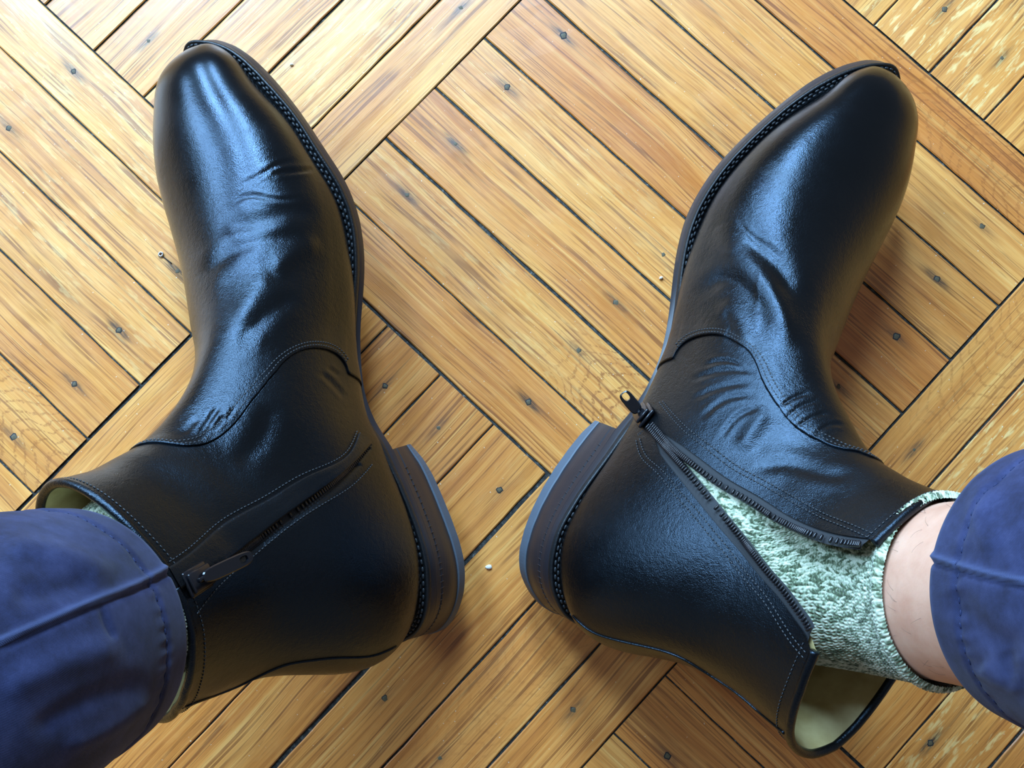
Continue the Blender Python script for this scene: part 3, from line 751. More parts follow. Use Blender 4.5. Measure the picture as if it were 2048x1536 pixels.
def build_boot(side, q, LN, seam_px, zipd, names, creases, label):
    G, u = canon_grid(400, 320)
    Gc, _ = canon_grid(150, 128)
    W = Warp(q, side, LN, Gc)
    S = Surf(W.world(G))
    org = unproj((q[3], q[4]), 0.0)
    root = empty('ankle_boot', org); tag(root, label, 'boot')
    # ---- seam between the vamp and the quarters, in surface parameters
    sv = monotone(S.find(resample(seam_px, 110)), 1)
    if side: pass
    sv = sv[(sv[:,1] > .003) & (sv[:,1] < .47)]
    vs, ss = sv[:,1], sv[:,0]
    for _ in range(4): ss[1:-1] = (ss[:-2]+2*ss[1:-1]+ss[2:])/4
    def s_seam(v):
        v = np.asarray(v) % 1; v = np.where(v > .5, 1-v, v)
        return np.interp(v, vs, ss)
    # ---- folds and creases
    for ln, w, d, lip in creases: S.stroke(ln, w, d, True, lip)
    S.normals()
    z = {k: S.find(resample(p, 40)) for k, p in zipd.items() if k in ('front','zip','back','front_teeth','back_teeth')}
    # ---- vamp
    def even(v0, n, ends):
        """columns spaced evenly along the seam curve"""
        d = np.linspace(0, 1, 6001); sd = s_seam(v0-d)
        w = np.concatenate([[0], np.cumsum(np.hypot(np.diff(d)*.26, np.diff(sd)*.5)+.25*np.diff(d)*.26)]); w /= w[-1]
        return np.interp(np.linspace(0, 1, n) if ends else np.arange(n)/n, w, d)
    nv = 420; v = (1-even(0.0, nv, False)) % 1; v = v[::-1].copy(); sm = s_seam(v)
    b = np.linspace(0, 1, 170)**.9
    dsv = np.gradient(np.concatenate([sm[-3:], sm, sm[:3]]))[3:-3]/np.maximum(np.abs(np.gradient(np.unwrap(v*2*np.pi)/(2*np.pi))), 1e-5)
    for _ in range(60): dsv = (np.roll(dsv,1)+np.roll(dsv,-1)+2*dsv)/4
    sg = sm[None]*b[:,None]; dist = (sm[None]-sg)*.50/np.sqrt(1+(dsv*.5/.27)**2)[None]
    lift = .0007*np.exp(-(dist/.011)**2)
    P = S.at(sg, np.broadcast_to(v, sg.shape), lift)
    P = np.concatenate([P, S.at(sm, v, np.full(nv,.0006))[None], S.at(sm, v, np.full(nv,-.0012))[None]])
    flip = side > 0
    Vv = P.reshape(-1,3); Fv = grid_faces(len(P), nv, True, flip)
    me = new_mesh(Vv, Fv); pol = np.concatenate([np.clip(1.25-sg/.30, 0, 1), np.zeros((2,nv))])
    at_ = me.attributes.new('polish', 'FLOAT', 'POINT'); at_.data.foreach_set('value', pol.astype(np.float32).ravel())
    o = obj('vamp', me, LEATHER, root)
    # seam stitches on the vamp's edge: two rows
    bag = Bag()
    vv = np.linspace(-.06, vs[-1]-.01, 900); C2 = resample(np.column_stack([vv*.27, s_seam(vv)*.5]), 600, False)
    for _ in range(6): C2[1:-1] = (C2[:-2]+2*C2[1:-1]+C2[2:])/4
    tg = nrm(np.gradient(C2, axis=0)); nn_ = np.column_stack([tg[:,1], -tg[:,0]])      # towards the toe
    for off in (.0019, .0043):
        Q = C2+nn_*off
        stitch_row(bag, S, Q[:,1]/.5, Q[:,0]/.27, .0019, .0013, .00034, .00032, .00062)
    obj('seam_stitching', bag.mesh(), THREAD, root, 'stuff')
    # ---- quarters (one shell open along the zip)
    zl = monotone(z['zip'] if 'zip' in z else z['front_teeth'], 0)
    vz = lambda s: np.interp(s, zl[:,0], zl[:,1])
    if 'front_teeth' in z:
        ft, bt = monotone(z['front_teeth']), monotone(z['back_teeth'])
        s0 = max(ft[0,0], bt[0,0]); s1 = min(ft[-1,0], bt[-1,0])
        def v_edge(s, tab):
            vv_ = np.interp(s, tab[:,0], tab[:,1]); mid = .5*(np.interp(s0, ft[:,0], ft[:,1])+np.interp(s0, bt[:,0], bt[:,1]))
            return np.where(s < s0, mid, vv_)
        back_off = .0030
        vf = lambda s: v_edge(s, ft) - np.clip((s-s0)/.05,0,1)*back_off/.30
        vb = lambda s: v_edge(s, bt) + np.clip((s-s0)/.05,0,1)*back_off/.30
    else:
        s0 = zl[0,0]; vf = vb = vz
    nc, nr = 440, 200
    bb = np.linspace(0, 1, nr)
    v00 = vf(np.array([.0]))[0] if 'front_teeth' not in z else float(vf(np.array(s0)))
    v00 = float(vz(s0)) if 'front_teeth' not in z else v00
    a = even(v00, nc, True)
    theta0 = v00 - a
    sbeg = s_seam(theta0) - .010
    sq = sbeg[None] + (1-sbeg[None])*bb[:,None]
    dec = lambda x: (lambda t_: 1-t_*t_*(3-2*t_))(np.clip(x, 0, 1))
    ef = vf(sq) if 'front_teeth' in z else np.where(sq < s0, v00, vz(sq))       # the two edges of the zip, row by row
    eb = vb(sq) if 'front_teeth' in z else ef
    vq = v00 - a[None] + (ef-v00)*dec(a/.22)[None] + (eb-v00)*dec((1-a)/.16)[None]
    Pq = S.at(sq, vq, np.zeros_like(sq))
    Nq = S.nat(sq, vq)
    # strip over the zip (closed boot): a raised leather band in front of the teeth, an open slit behind it
    tuck = -.0007*np.clip(1-(sq-sbeg[None])/.014, 0, 1)              # runs under the vamp's edge
    Pq = Pq + Nq*tuck[...,None]
    flat = Pq.reshape(-1,3); pq = proj(flat); facing = (Nq.reshape(-1,3)*(CAM-flat)).sum(-1) > 0
    h = np.zeros(len(flat))
    if 'front_teeth' not in z:
        Lz = resample(zipd['zip'], 200)
        nrm2 = np.array([.53, .85])                      # from the front line to the back line, across the zip
        cz, dz, tz, ez = closest(Lz, pq); sgn = ((pq-cz)@nrm2)
        near = facing & (dz < 90) & ~ez
        pass
        gw = np.interp(tz, [0,.12,.3,.5,.7,1], [6,16,22,22,20,22])       # width of the open slit in px
        h[near] -= .0021*((sgn >= 1) & (sgn < gw))[near]
    Pq = (flat + Nq.reshape(-1,3)*h[:,None]).reshape(Pq.shape)
    Fq = grid_faces(nr, nc, False, not flip)
    obj('quarter', new_mesh(Pq.reshape(-1,3), Fq), LEATHER_SHAFT, root)
    # lining inside the shaft
    k0 = int(nr*.30)
    Lq = (S.at(sq, vq, np.full_like(sq, -.0028)))[k0:]
    obj('lining', new_mesh(Lq.reshape(-1,3), grid_faces(nr-k0, nc, False, flip)), LINING, root, label='tan leather lining')
    # rolled black binding along the top line
    e = (Pq[-1]*.5+Lq[-1]*.5)
    obj('collar_binding', new_mesh(*tube(e, .0021, Nq[-1], 10, False)), LEATHER_SHAFT, root)
    bag = Bag(); vt = vq[-1]; st = np.full(nc, 1-.012)
    stitch_row(bag, S, st, vt, .0021, .0014, .00028, .00025, .0002)
    # ---- seam down the heel: a narrow raised rib
    hs = S.find(resample(zipd['heel_seam'], 60)); hs = monotone(hs, 0)
    hp = S.at(hs[:,0], hs[:,1], np.full(len(hs), .0001))
    hp = resample(hp, 120, False)
    obj('heel_seam', new_mesh(*tube(hp, .0007, None, 8)), LEATHER_SHAFT, root)
    # ---- stitching beside the zip
    for key in ('front','back'):
        ln = monotone(z[key], 0); ln = np.column_stack([resample(ln, 200, False)])
        for off in (0, .0022) if key == 'front' or 'front_teeth' in z else (0,):
            sgn_ = -1 if key == 'front' else 1
            stitch_row(bag, S, ln[:,0], ln[:,1]+sgn_*off/.30, .0020, .0014, .00030, .00026, .0003 if key == 'back' or 'front_teeth' in z else .0005)
    obj('shaft_stitching', bag.mesh(), THREAD, root, 'stuff')
    # ---- zip
    zr = bpy.data.objects.new('zipper', None); COL.objects.link(zr); zr.parent = root; zr.location = (0,0,0)
    def teeth_row(line_s, line_v, lift, across, nm='teeth'):
        bg = Bag()
        Pt = S.at(line_s, line_v, np.full(len(line_s), lift)); Nt = S.nat(line_s, line_v)
        Pt2 = resample(np.column_stack([Pt, Nt]), max(8, int(np.linalg.norm(np.diff(Pt,axis=0),axis=1).sum()/.00155)), False)
        T, S_, U_ = frames(Pt2[:,:3], Pt2[:,3:])
        for p, t_, s_, u_ in zip(Pt2[:,:3], T, S_, U_):
            V, F = box(p, .00050, across, .00075, t_, s_, u_, .5); bg.add(V, F)
        return obj(nm, bg.mesh(False), TEETH, zr, 'stuff')
    if 'front_teeth' in z:
        for tab, sg in ((ft,-1),(bt,1)):
            sl = np.linspace(s0, s1, 160); vl = np.interp(sl, tab[:,0], tab[:,1])
            off = np.clip((sl-s0)/.05,0,1)*(back_off+.002)/.30
            i0 = S.at(sl, vl+sg*off, np.full(160,-.0012)); i1 = S.at(sl, vl, np.full(160,-.0004)); i2 = S.at(sl, vl-sg*.0022/.30*np.clip((sl-s0)/.05,0,1), np.full(160,-.0012))
            Vt = np.stack([i0, i1, i2, i1-(i1-i0)*.5+S.nat(sl,vl)*-.0006],1)
            obj('zip_tape', new_mesh(Vt[:,:3].reshape(-1,3), grid_faces(160,3)), TAPE, zr)
            teeth_row(sl, vl-sg*.0010/.30*np.clip((sl-s0)/.05,0,1), .0015, .0014)
    else:
        sl = np.linspace(zl[0,0], zl[-1,0], 200); g = .0019/.30
        i0 = S.at(sl, vz(sl)-.001/.3, np.full(200,-.0018)); i1 = S.at(sl, vz(sl)+.0045/.3, np.full(200,-.0018))
        obj('zip_tape', new_mesh(np.stack([i0,i1],1).reshape(-1,3), grid_faces(200,2)), TAPE, zr)
        fl_ = monotone(z['front'], 0); sg_ = np.linspace(max(fl_[0,0], zl[0,0])-.004, min(fl_[-1,0], zl[-1,0])+.012, 170)
        va = np.interp(sg_, fl_[:,0], fl_[:,1])-.0008/.3; vb_ = vz(sg_)+.0009/.3
        k_ = np.array([0,.03,.12,.4,.7,.9,1.0,1.0]); hh = np.array([-.0004,.0008,.0011,.0012,.0013,.0015,.0012,.0002])
        wv = 1+.10*np.sin(sg_*90)+.12*np.sin(sg_*47+1)
        rowsG = np.stack([S.at(sg_, va*(1-f_)+vb_*f_, np.full(170, h_)*np.where(h_ > .0003, wv, 1)) for f_, h_ in zip(k_, hh)], 1)
        obj('zip_guard', new_mesh(rowsG.reshape(-1,3), grid_faces(170, 8)), GUARD, root, label='smooth leather strip over the zip')
        teeth_row(sl[:185], vz(sl[:185])+g, -.0011, .0014)
    sp = zipd['slider']
    f = S.find(np.array([sp, zipd['slider_to']], float))
    c = S.at(f[:,0], f[:,1], np.full(2, .0006)); nn = S.nat(f[:1,0], f[:1,1])[0]
    if 'tab_z' in zipd:
        tip = unproj(zipd['tab'], c[0][2]+zipd['tab_z'])
    else:
        fi = S.find(np.array([zipd['tab']], float)); tip = S.at(fi[:,0], fi[:,1], np.array([.004]))[0]
    zip_slider(root, c[0], c[1]-c[0], nn, tip-c[0], .0004, np.linalg.norm(tip-c[0])-.001, nrm(CAM-c[0]) if 'tab_z' in zipd else None)
    # ---- welt, outsole, heel
    n = 260
    waist = lambda x: np.exp(-((x-128)/34.0)**2)
    def loop(off, zf, dz):
        o_ = sole_outline(n, off); base = sole_outline(n)
        return W.world(np.column_stack([o_, zf(base[:,0])+dz]))
    wl = [loop(0,z_fea,-3.3), loop(.15,z_fea,-.5), loop(-.35,z_fea,.15), loop(-1.0,z_fea,.05), loop(-1.5,z_fea,-.45), loop(-4.6,z_fea,-.5), loop(-8.5,z_fea,.4), loop(-8.5,z_fea,-3.3), loop(0,z_fea,-3.3)]
    V, F = ring_solid(wl); F = F if flip else F[:, ::-1]
    obj('welt', new_mesh(V, F), WELTM, root)
    bg = Bag()
    st = sole_outline(1200, -3.0); bs = sole_outline(1200); L = np.concatenate([[0], np.cumsum(np.linalg.norm(np.diff(st,axis=0),axis=1))])
    k = int(L[-1]/3.3); t0 = np.linspace(0, L[-1]-2.6, k)
    for off, ph, hw in ((-2.3,0,.00062),(-4.0,1.6,.0006)):
        so = sole_outline(1200, off)
        ff = lambda t: np.column_stack([np.interp(t,L,so[:,0]), np.interp(t,L,so[:,1]), z_fea(np.interp(t,L,bs[:,0]))-.1])
        jit = RNG.uniform(-.25,.25,k)
        A, B = W.world(ff(t0+ph+jit)), W.world(ff(t0+ph+2.4+jit))
        up = W.world(ff(t0+ph)+np.array([0,0,3]))-W.world(ff(t0+ph))
        capsules(bg, A, B, nrm(up), hw, .00055)
    obj('welt_stitching', bg.mesh(), THREAD, root, 'stuff')
    so = [loop(lambda x: -.5-2.4*waist(x),z_fea,-3.2), loop(lambda x: -.1-1.6*waist(x),z_fea,-4.2), loop(0,z_bot,1.0), loop(-.8,z_bot,0.0), loop(-12,z_bot,0.0)]
    V, F = capped(so, True, True)
    if not flip: F = [f_[::-1] for f_ in F]
    me = new_mesh(V, [f_[::-1] for f_ in F]); obj('outsole', me, EDGE, root)
    ho = sole_outline(400)
    def heel_loop(off, z_):
        o_ = sole_outline(400, off); kk = np.nonzero(ho[:,0] < HEEL_X)[0]
        kk = np.concatenate([kk[kk > 200], kk[kk < 200]])      # lateral breast -> back -> medial breast
        p = o_[kk]; tt = np.linspace(0,1,9)[1:-1,None]
        br = p[-1]*(1-tt)+p[0]*tt; br[:,0] -= 3.5*np.sin(np.pi*tt[:,0])
        p = np.concatenate([p, br])
        return W.world(np.column_stack([p, np.full(len(p), z_)]))
    hb = [heel_loop(-.6,6.6), heel_loop(-.2,7.2), heel_loop(-.1,16), heel_loop(-.2,20.4), heel_loop(-.75,20.8), heel_loop(-.75,21.4), heel_loop(-.15,21.8), heel_loop(-.1,25.6), heel_loop(-1,26)]
    V, F = capped(hb)
    if flip: F = [f_[::-1] for f_ in F]
    hk = obj('heel_stack', new_mesh(V, [f_ for f_ in F], True), EDGE, root)
    lb = [heel_loop(-.7,0), heel_loop(.1,.7), heel_loop(.25,6.0), heel_loop(-.2,6.6)]
    V, F = capped(lb)
    if flip: F = [f_[::-1] for f_ in F]
    obj('top_lift', new_mesh(V, F, False), RUBBER, root, label='blue-grey rubber top lift')
    # wheel marks pressed into the heel edge
    bg = Bag(); mk = sole_outline(1400, -.15); mk = mk[(mk[:,0] < HEEL_X-10)]; mk = mk[mk[:,1] > -8][::6]
    A = W.world(np.column_stack([mk, np.full(len(mk), 19.2)])); B = W.world(np.column_stack([mk, np.full(len(mk), 22.6)]))
    ctr = W.world(np.array([[42.,0,20.]]))[0]
    capsules(bg, A, B, nrm(A-ctr), .00024, .00022)
    obj('wheel_marks', bg.mesh(), EDGE, hk, 'stuff')
    for o_ in (x for x in root.children):
        if o_.type == 'MESH' and o_.name.split('.')[0] in ('heel_stack','outsole'):
            md = o_.modifiers.new('split', 'EDGE_SPLIT'); md.split_angle = math.radians(35)
    return root, S, W
CREASE_L = [([(455,412),(500,392),(545,398),(605,396)],4,.5,.5), ([(470,378),(520,350),(560,328),(600,320)],4,.35,.5), ([(543,346),(590,343),(630,338)],4,.8,.4),
            ([(440,440),(500,450),(580,425),(640,430)],16,.8,.3), ([(400,560),(440,520),(520,480),(600,470)],14,.7,.3),
            ([(640,480),(585,510),(540,545)],20,-1.2,.15), ([(545,545),(500,600),(470,650)],24,-1.0,.15),
            ([(470,700),(520,640),(600,590)],16,.8,.3), ([(640,745),(668,770),(690,795)],5,.5,.4), ([(655,735),(680,752)],4,.4,.4),
            ([(395,880),(420,840),(440,810)],6,.5,.5), ([(425,860),(450,830)],5,.5,.5), ([(365,870),(395,835)],5,.4,.5), ([(450,845),(470,815)],4,.4,.5),
            ([(470,930),(520,880),(545,800)],20,.8,.3)]
CREASE_R = [([(1440,450),(1465,495),(1510,540),(1545,590),(1565,640),(1580,700)],24,-2.2,.15), ([(1490,470),(1530,510),(1565,550),(1585,600)],20,1.2,.1), ([(1470,440),(1510,475),(1560,505)],4,.5,.4), ([(1480,452),(1520,490),(1570,515)],3,.4,.4),
            ([(1400,600),(1440,560),(1500,590),(1540,650)],14,1.0,.3), 
            ([(1440,640),(1450,620),(1500,700)],14,-.9,.3), ([(1380,760),(1430,745),(1480,740),(1510,745)],5,.5,.5), ([(1385,800),(1440,775),(1500,765)],5,.45,.5),
            ([(1400,840),(1450,800),(1510,790)],5,.45,.5), ([(1440,880),(1480,830),(1520,815)],5,.4,.5), ([(1410,730),(1450,722),(1490,735)],4,.6,.5),
            ([(1480,905),(1505,860),(1535,815)],16,-1.1,.2),
            ([(1570,840),(1600,815),(1640,800)],4,.35,.5), ([(1590,860),(1625,835),(1660,825)],4,.35,.5), ([(1560,815),(1590,795),(1620,785)],4,.5,.5), ([(1625,880),(1660,850),(1690,850)],4,.35,.5),
            ([(1500,940),(1580,930),(1660,950),(1720,940)],12,.7,.3)]
ZIP_L = dict(front=[(719,866),(700,908),(625,950),(536,1002),(447,1051),(380,1109),(344,1134)], zip=[(738,886),(700,925),(668,953),(610,996),(540,1048),(465,1108),(400,1150),(372,1165)],
             back=[(744,929),(703,972),(668,995),(617,1026),(558,1069),(500,1118),(438,1172),(393,1228)], slider=(392,1160), slider_to=(440,1130), tab=(484,1116),
             heel_seam=[(792,1293),(750,1311),(680,1316),(616,1322),(575,1329),(537,1343),(493,1364),(423,1393),(364,1417),(330,1440)])
ZIP_R = dict(front=[(1319,805),(1342,834),(1374,867),(1407,893),(1439,919),(1472,942),(1500,957),(1577,1000),(1643,1036),(1695,1057),(1735,1075)],
             back=[(1280,877),(1293,912),(1322,938),(1358,981),(1391,1017),(1423,1056),(1456,1096),(1500,1154),(1531,1190),(1561,1236),(1592,1282),(1612,1305)],
             front_teeth=[(1308,852),(1326,870),(1352,896),(1384,922),(1417,948),(1456,974),(1500,999),(1551,1032),(1602,1058),(1653,1076),(1700,1085),(1725,1088)],
             back_teeth=[(1300,856),(1319,883),(1345,916),(1378,955),(1410,994),(1436,1026),(1469,1066),(1500,1104),(1531,1144),(1567,1185),(1597,1226),(1618,1257),(1627,1284)],
             slider=(1291,832), slider_to=(1278,812), tab=(1254,789), tab_z=.004,
             heel_seam=[(1146,1232),(1178,1260),(1228,1279),(1290,1293),(1352,1311),(1393,1333),(1434,1359),(1476,1388),(1517,1423),(1550,1451),(1568,1466)])
bootL, SL, WL = build_boot(1, POSE_L, LINES_L, L_SEAM, ZIP_L, 'L', CREASE_L, 'black leather ankle boot on the left foot, its side zip closed')
bootR, SR, WR = build_boot(-1, POSE_R, LINES_R, R_SEAM, ZIP_R, 'R', CREASE_R, 'black leather ankle boot with its zip open, showing the green sock')
# ================================================================= the person: legs, socks, trousers
SKIN = mat('skin', (.62,.40,.33), .5, spec=.4, sss=.25)
_t = NT(SKIN); _c = _t.obj()
_t.l(_t.ramp(_t.noise(_c, 55, 4, .6), [(.3,(.62,.29,.18)),(.7,(.75,.42,.28))]), _t.b.inputs['Base Color'])
_t.l(_t.bump(_t.noise(_c, 900, 2), .15, .0004), _t.b.inputs['Normal'])
HAIR = mat('leg_hair', (.03,.02,.015), .5)
NAVY = mat('navy_twill', (.014,.026,.095), .8, spec=.25, sheen=.08)
_t = NT(NAVY); _c = _t.obj()
_uv = _t.n('ShaderNodeAttribute', attribute_name='cloth').outputs['Vector']
_w = _t.n('ShaderNodeTexWave', wave_type='BANDS', bands_direction='DIAGONAL'); _w.inputs['Scale'].default_value = 1150; _w.inputs['Distortion'].default_value = .6; _w.inputs['Detail'].default_value = 1
_t.l(_uv, _w.inputs['Vector'])
_fade = _t.ramp(_t.noise(_c, 48, 6, .72), [(.33,(.010,.013,.040)),(.5,(.020,.026,.076)),(.68,(.038,.046,.118))])
_seam = _t.n('ShaderNodeAttribute', attribute_name='wear').outputs['Fac']
_t.l(_t.mix(_t.math('MULTIPLY', _seam, .6), _fade, (.10,.13,.26)), _t.b.inputs['Base Color'])
_h = _t.math('ADD', _t.math('MULTIPLY', _w.outputs['Fac'], .45), _t.math('MULTIPLY', _t.noise(_c, 2600, 1), .5))
_t.l(_t.bump(_h, .35, .0005), _t.b.inputs['Normal'])
NTHREAD = mat('navy_thread', (.010,.018,.07), .7)
WOOL = mat('marled_wool', (.6,.7,.6), .9, spec=.15, sheen=.4)
_t = NT(WOOL); _y = _t.n('ShaderNodeAttribute', attribute_name='yarn').outputs['Fac']
_c = _t.ramp(_y, [(.14,(.075,.10,.05)),(.38,(.22,.27,.16)),(.60,(.44,.50,.34)),(.88,(.66,.68,.50))])
_t.l(_c, _t.b.inputs['Base Color'])
_t.l(_t.bump(_t.noise(_t.obj(), 3500, 2), .5, .0004), _t.b.inputs['Normal'])

def attr(me, name, data, typ='FLOAT'):
    a = me.attributes.new(name, typ, 'POINT'); a.data.foreach_set('value' if typ == 'FLOAT' else 'vector', np.asarray(data, np.float32).ravel())
def wpath(pts):
    """[(px, py, z)] or world triples -> (n,3)"""
    return np.array([unproj((p[0],p[1]), p[2]) if len(p) == 3 and abs(p[0]) > 3 else np.array(p[:3], float) for p in pts])
def leg_tube(path, rad, step, k):
    """dense rings along a smooth path; rad (n,2) = across / towards the eye"""
    L = np.concatenate([[0], np.cumsum(np.linalg.norm(np.diff(path,axis=0),axis=1))])
    t = step if isinstance(step, np.ndarray) else np.arange(0, L[-1]+1e-9, step)
    P = spl(L, path, t); R = np.stack([pchip(L, rad[:,i], t) for i in (0,1)], 1)
    T = nrm(np.gradient(P, axis=0)); N = np.tile([0,0,1.], (len(P),1))
    Sx = nrm(np.cross(T, N)); U = np.cross(Sx, T)
    a = np.linspace(0, 2*np.pi, k, endpoint=False)
    d = Sx[:,None]*np.cos(a)[None,:,None]*R[:,:1,None] + U[:,None]*np.sin(a)[None,:,None]*R[:,1:,None]
    return P[:,None]+d, nrm(Sx[:,None]*np.cos(a)[None,:,None]/R[:,:1,None] + U[:,None]*np.sin(a)[None,:,None]/R[:,1:,None]), t, L

def inside(S, rows, fr):
    """leg centres and radii inside the upper, row by row"""
    C, R = [], []
    P = np.array([S.P[int(r*(S.ns-1))].mean(0) for r in rows]); T = nrm(np.gradient(P, axis=0))
    for r, c, t_, f_ in zip(rows, P, T, fr):
        Sx = nrm(np.cross(t_, [0,0,1.])); U = np.cross(Sx, t_); d = S.P[int(r*(S.ns-1))]-c
        C.append(c); R.append((min(-(d@Sx).min(), (d@Sx).max())*f_[0], min(-(d@U).min(), (d@U).max())*f_[1]))
    return np.array(C), np.array(R)
CL, RL_ = inside(SL, (.76,.80,.86,.95), ((.35,.35),(.45,.45),(.6,.66),(.64,.74)))
CRt, RR_ = inside(SR, (.76,.80,.86), ((.35,.35),(.45,.45),(.6,.6)))
HIP_L, HIP_R = (-.10,-.50,.46), (.10,-.50,.46)
pathL = np.concatenate([CL, wpath([(150,1262,.205),(-30,1335,.255),(-.33,-.155,.40),(-.36,-.20,.46)])])
pathR = np.concatenate([CRt, wpath([(1765,1165,.146),(1888,1182,.174),(2100,1192,.225),(.345,-.115,.40),(.375,-.165,.46)])])
radL = np.concatenate([RL_, np.array([(34,33),(42,42),(54,52),(60,56)])/1000])
radR = np.concatenate([RR_, np.array([(36.5,29),(36.3,34),(40,40),(54,52),(60,56)])/1000])
thigh = wpath([(-.30,-.32,.50),(-.17,-.45,.48),(-.08,-.54,.46),(0,-.57,.46),(.08,-.54,.46),(.17,-.45,.48),(.31,-.30,.50)])
radT = np.array([(70,66),(84,78),(104,96),(112,104),(104,96),(84,78),(70,66)])/1000
PU = np.concatenate([pathL, thigh, pathR[::-1]]); RU = np.concatenate([radL, radT, radR[::-1]])
V, N, t, L = leg_tube(PU, RU, .006, 64)
n = len(V); Fb = [list(map(int,f)) for f in grid_faces(n, 64, True)] + [list(range(64))[::-1], [(n-1)*64+i for i in range(64)]]
person = obj('person', new_mesh(V.reshape(-1,3), Fb), SKIN)
tag(person, 'person in navy trousers and green marled socks, one bare shin showing above the open boot', 'person')

# ---- trousers: one garment from cuff to cuff
def cuff_path(c): return c
tL = np.concatenate([wpath([(149,1264,.205),(-30,1335,.255)]), pathL[-2:]]); tR = np.concatenate([wpath([(2106,1172,.230),(2300,1210,.275)]), pathR[-2:]])
rTL = np.array([(47.4,45.3),(53,51),(66,64),(74,70)])/1000; rTR = np.array([(51,49.5),(56,54),(66,64),(74,70)])/1000
PT = np.concatenate([tL, thigh, tR[::-1]]); RT = np.concatenate([rTL, radT+.014, rTR[::-1]])
Lt = np.concatenate([[0], np.cumsum(np.linalg.norm(np.diff(PT,axis=0),axis=1))])[-1]
fine = .0011
st = np.concatenate([np.arange(0,.13,fine), np.arange(.13,Lt-.11,.008), np.arange(Lt-.11,Lt-1e-6,fine), [Lt]])
K = 300
V, N, t, L = leg_tube(PT, RT, st, K)
pv = proj(V); fc = (N*(CAM-V)).sum(-1) > 0
dl, dr = t[:,None]+0*pv[...,0], (Lt-t)[:,None]+0*pv[...,0]
edge = np.minimum(dl, dr)
h = np.zeros(edge.shape); wear = np.zeros(edge.shape)
# hem: doubled cloth up to the stitch line, soft puckers under it
HEM = .0165
h += .0007/(1+np.exp((edge-HEM)/.0006)) - .0007*np.exp(-((edge-HEM)/.0011)**2)
ang = np.linspace(0, 2*np.pi, K, endpoint=False)[None]
h += .0003*np.sin(ang*34+8*np.sin(ang*3))*np.exp(-((edge-HEM-.002)/.004)**2)
wear += .5*np.exp(-(edge/.0016)**2)
def bend(line, width, hgt, wr=0.0):
    c, d, tt, end = closest(resample(line, 120), pv.reshape(-1,2))
    w = (np.exp(-(d/width)**2)*np.clip(np.minimum(tt,1-tt)*6,0,1)).reshape(edge.shape)*fc
    return w*hgt, w*wr
def seam(line, width, hgt, wr):
    c, d, tt, end = closest(resample(line, 160), pv.reshape(-1,2))
    w = (np.exp(-(d/width)**2)).reshape(edge.shape)*fc
    return w*hgt, w*wr
for ln, w_, h_, wr in (([(346,1128),(282,1163),(200,1196),(130,1226),(0,1282)], 7, .0013, .9), ([(1864,1112),(1960,1142),(2060,1164)], 7, .0013, .8)):
    a_, b_ = seam(ln, w_, h_, wr); h += a_; wear += b_
    off = np.array(ln, float)+np.array([3,13]); a_, b_ = seam(off, 6, -.0011, 0); h += a_
for ln, w_, h_ in (([(0,1090),(120,1110),(230,1160)], 26, .0022), ([(20,1190),(110,1180),(190,1160)], 22, -.0016), ([(0,1390),(120,1330),(250,1290)], 30, .0020),
                   ([(60,1470),(180,1400),(300,1360)], 24, -.0018), ([(120,1500),(230,1450),(310,1390)], 18, .0016), ([(205,1210),(215,1250),(230,1280)], 7, -.0012),
                   ([(1985,960),(1960,1050),(1990,1110)], 24, .0016), ([(1900,1180),(1960,1260),(2048,1300)], 26, -.0018), ([(1960,1330),(2000,1360),(2048,1370)], 18, .0018), ([(2010,1300),(2030,1380)], 16, -.0012)):
    a_, b_ = bend(ln, w_, h_); h += a_
V = V + N*h[...,None]
# cuffs turn in: a short inner sleeve
inL = V[:28][::-1] - N[:28][::-1]*.0022; inR = V[-28:][::-1] - N[-28:][::-1]*.0022
rimL = V[:1]-N[:1]*.0011+(V[:1]-V[1:2])*.6; rimR = V[-1:]-N[-1:]*.0011+(V[-1:]-V[-2:-1])*.6
VV = np.concatenate([inL, rimL, V, rimR, inR]); nn = len(VV)
me = new_mesh(VV.reshape(-1,3), grid_faces(nn, K, True))
pad = lambda A: np.concatenate([A[:28][::-1], A[:1], A, A[-1:], A[-28:][::-1]])
cl = np.stack([np.broadcast_to(t[:,None], edge.shape), np.broadcast_to(ang*.05, edge.shape), 0*edge], -1)
attr(me, 'cloth', pad(cl), 'FLOAT_VECTOR'); attr(me, 'wear', np.clip(pad(wear),0,1))
trousers = obj('trousers', me, NAVY, person, label='navy twill trousers with stitched hems')
bag = Bag()
for row in (np.searchsorted(t, HEM), np.searchsorted(t, Lt-HEM)):
    R_ = V[row]; Nr = N[row]
    for j in range(0, K, 4):
        j2 = (j+2) % K; capsules(bag, R_[[j]]+Nr[[j]]*.0001, R_[[j2]]+Nr[[j2]]*.0001, Nr[[j]], .00032, .00035)
obj('hem_stitching', bag.mesh(), NTHREAD, trousers, 'stuff')

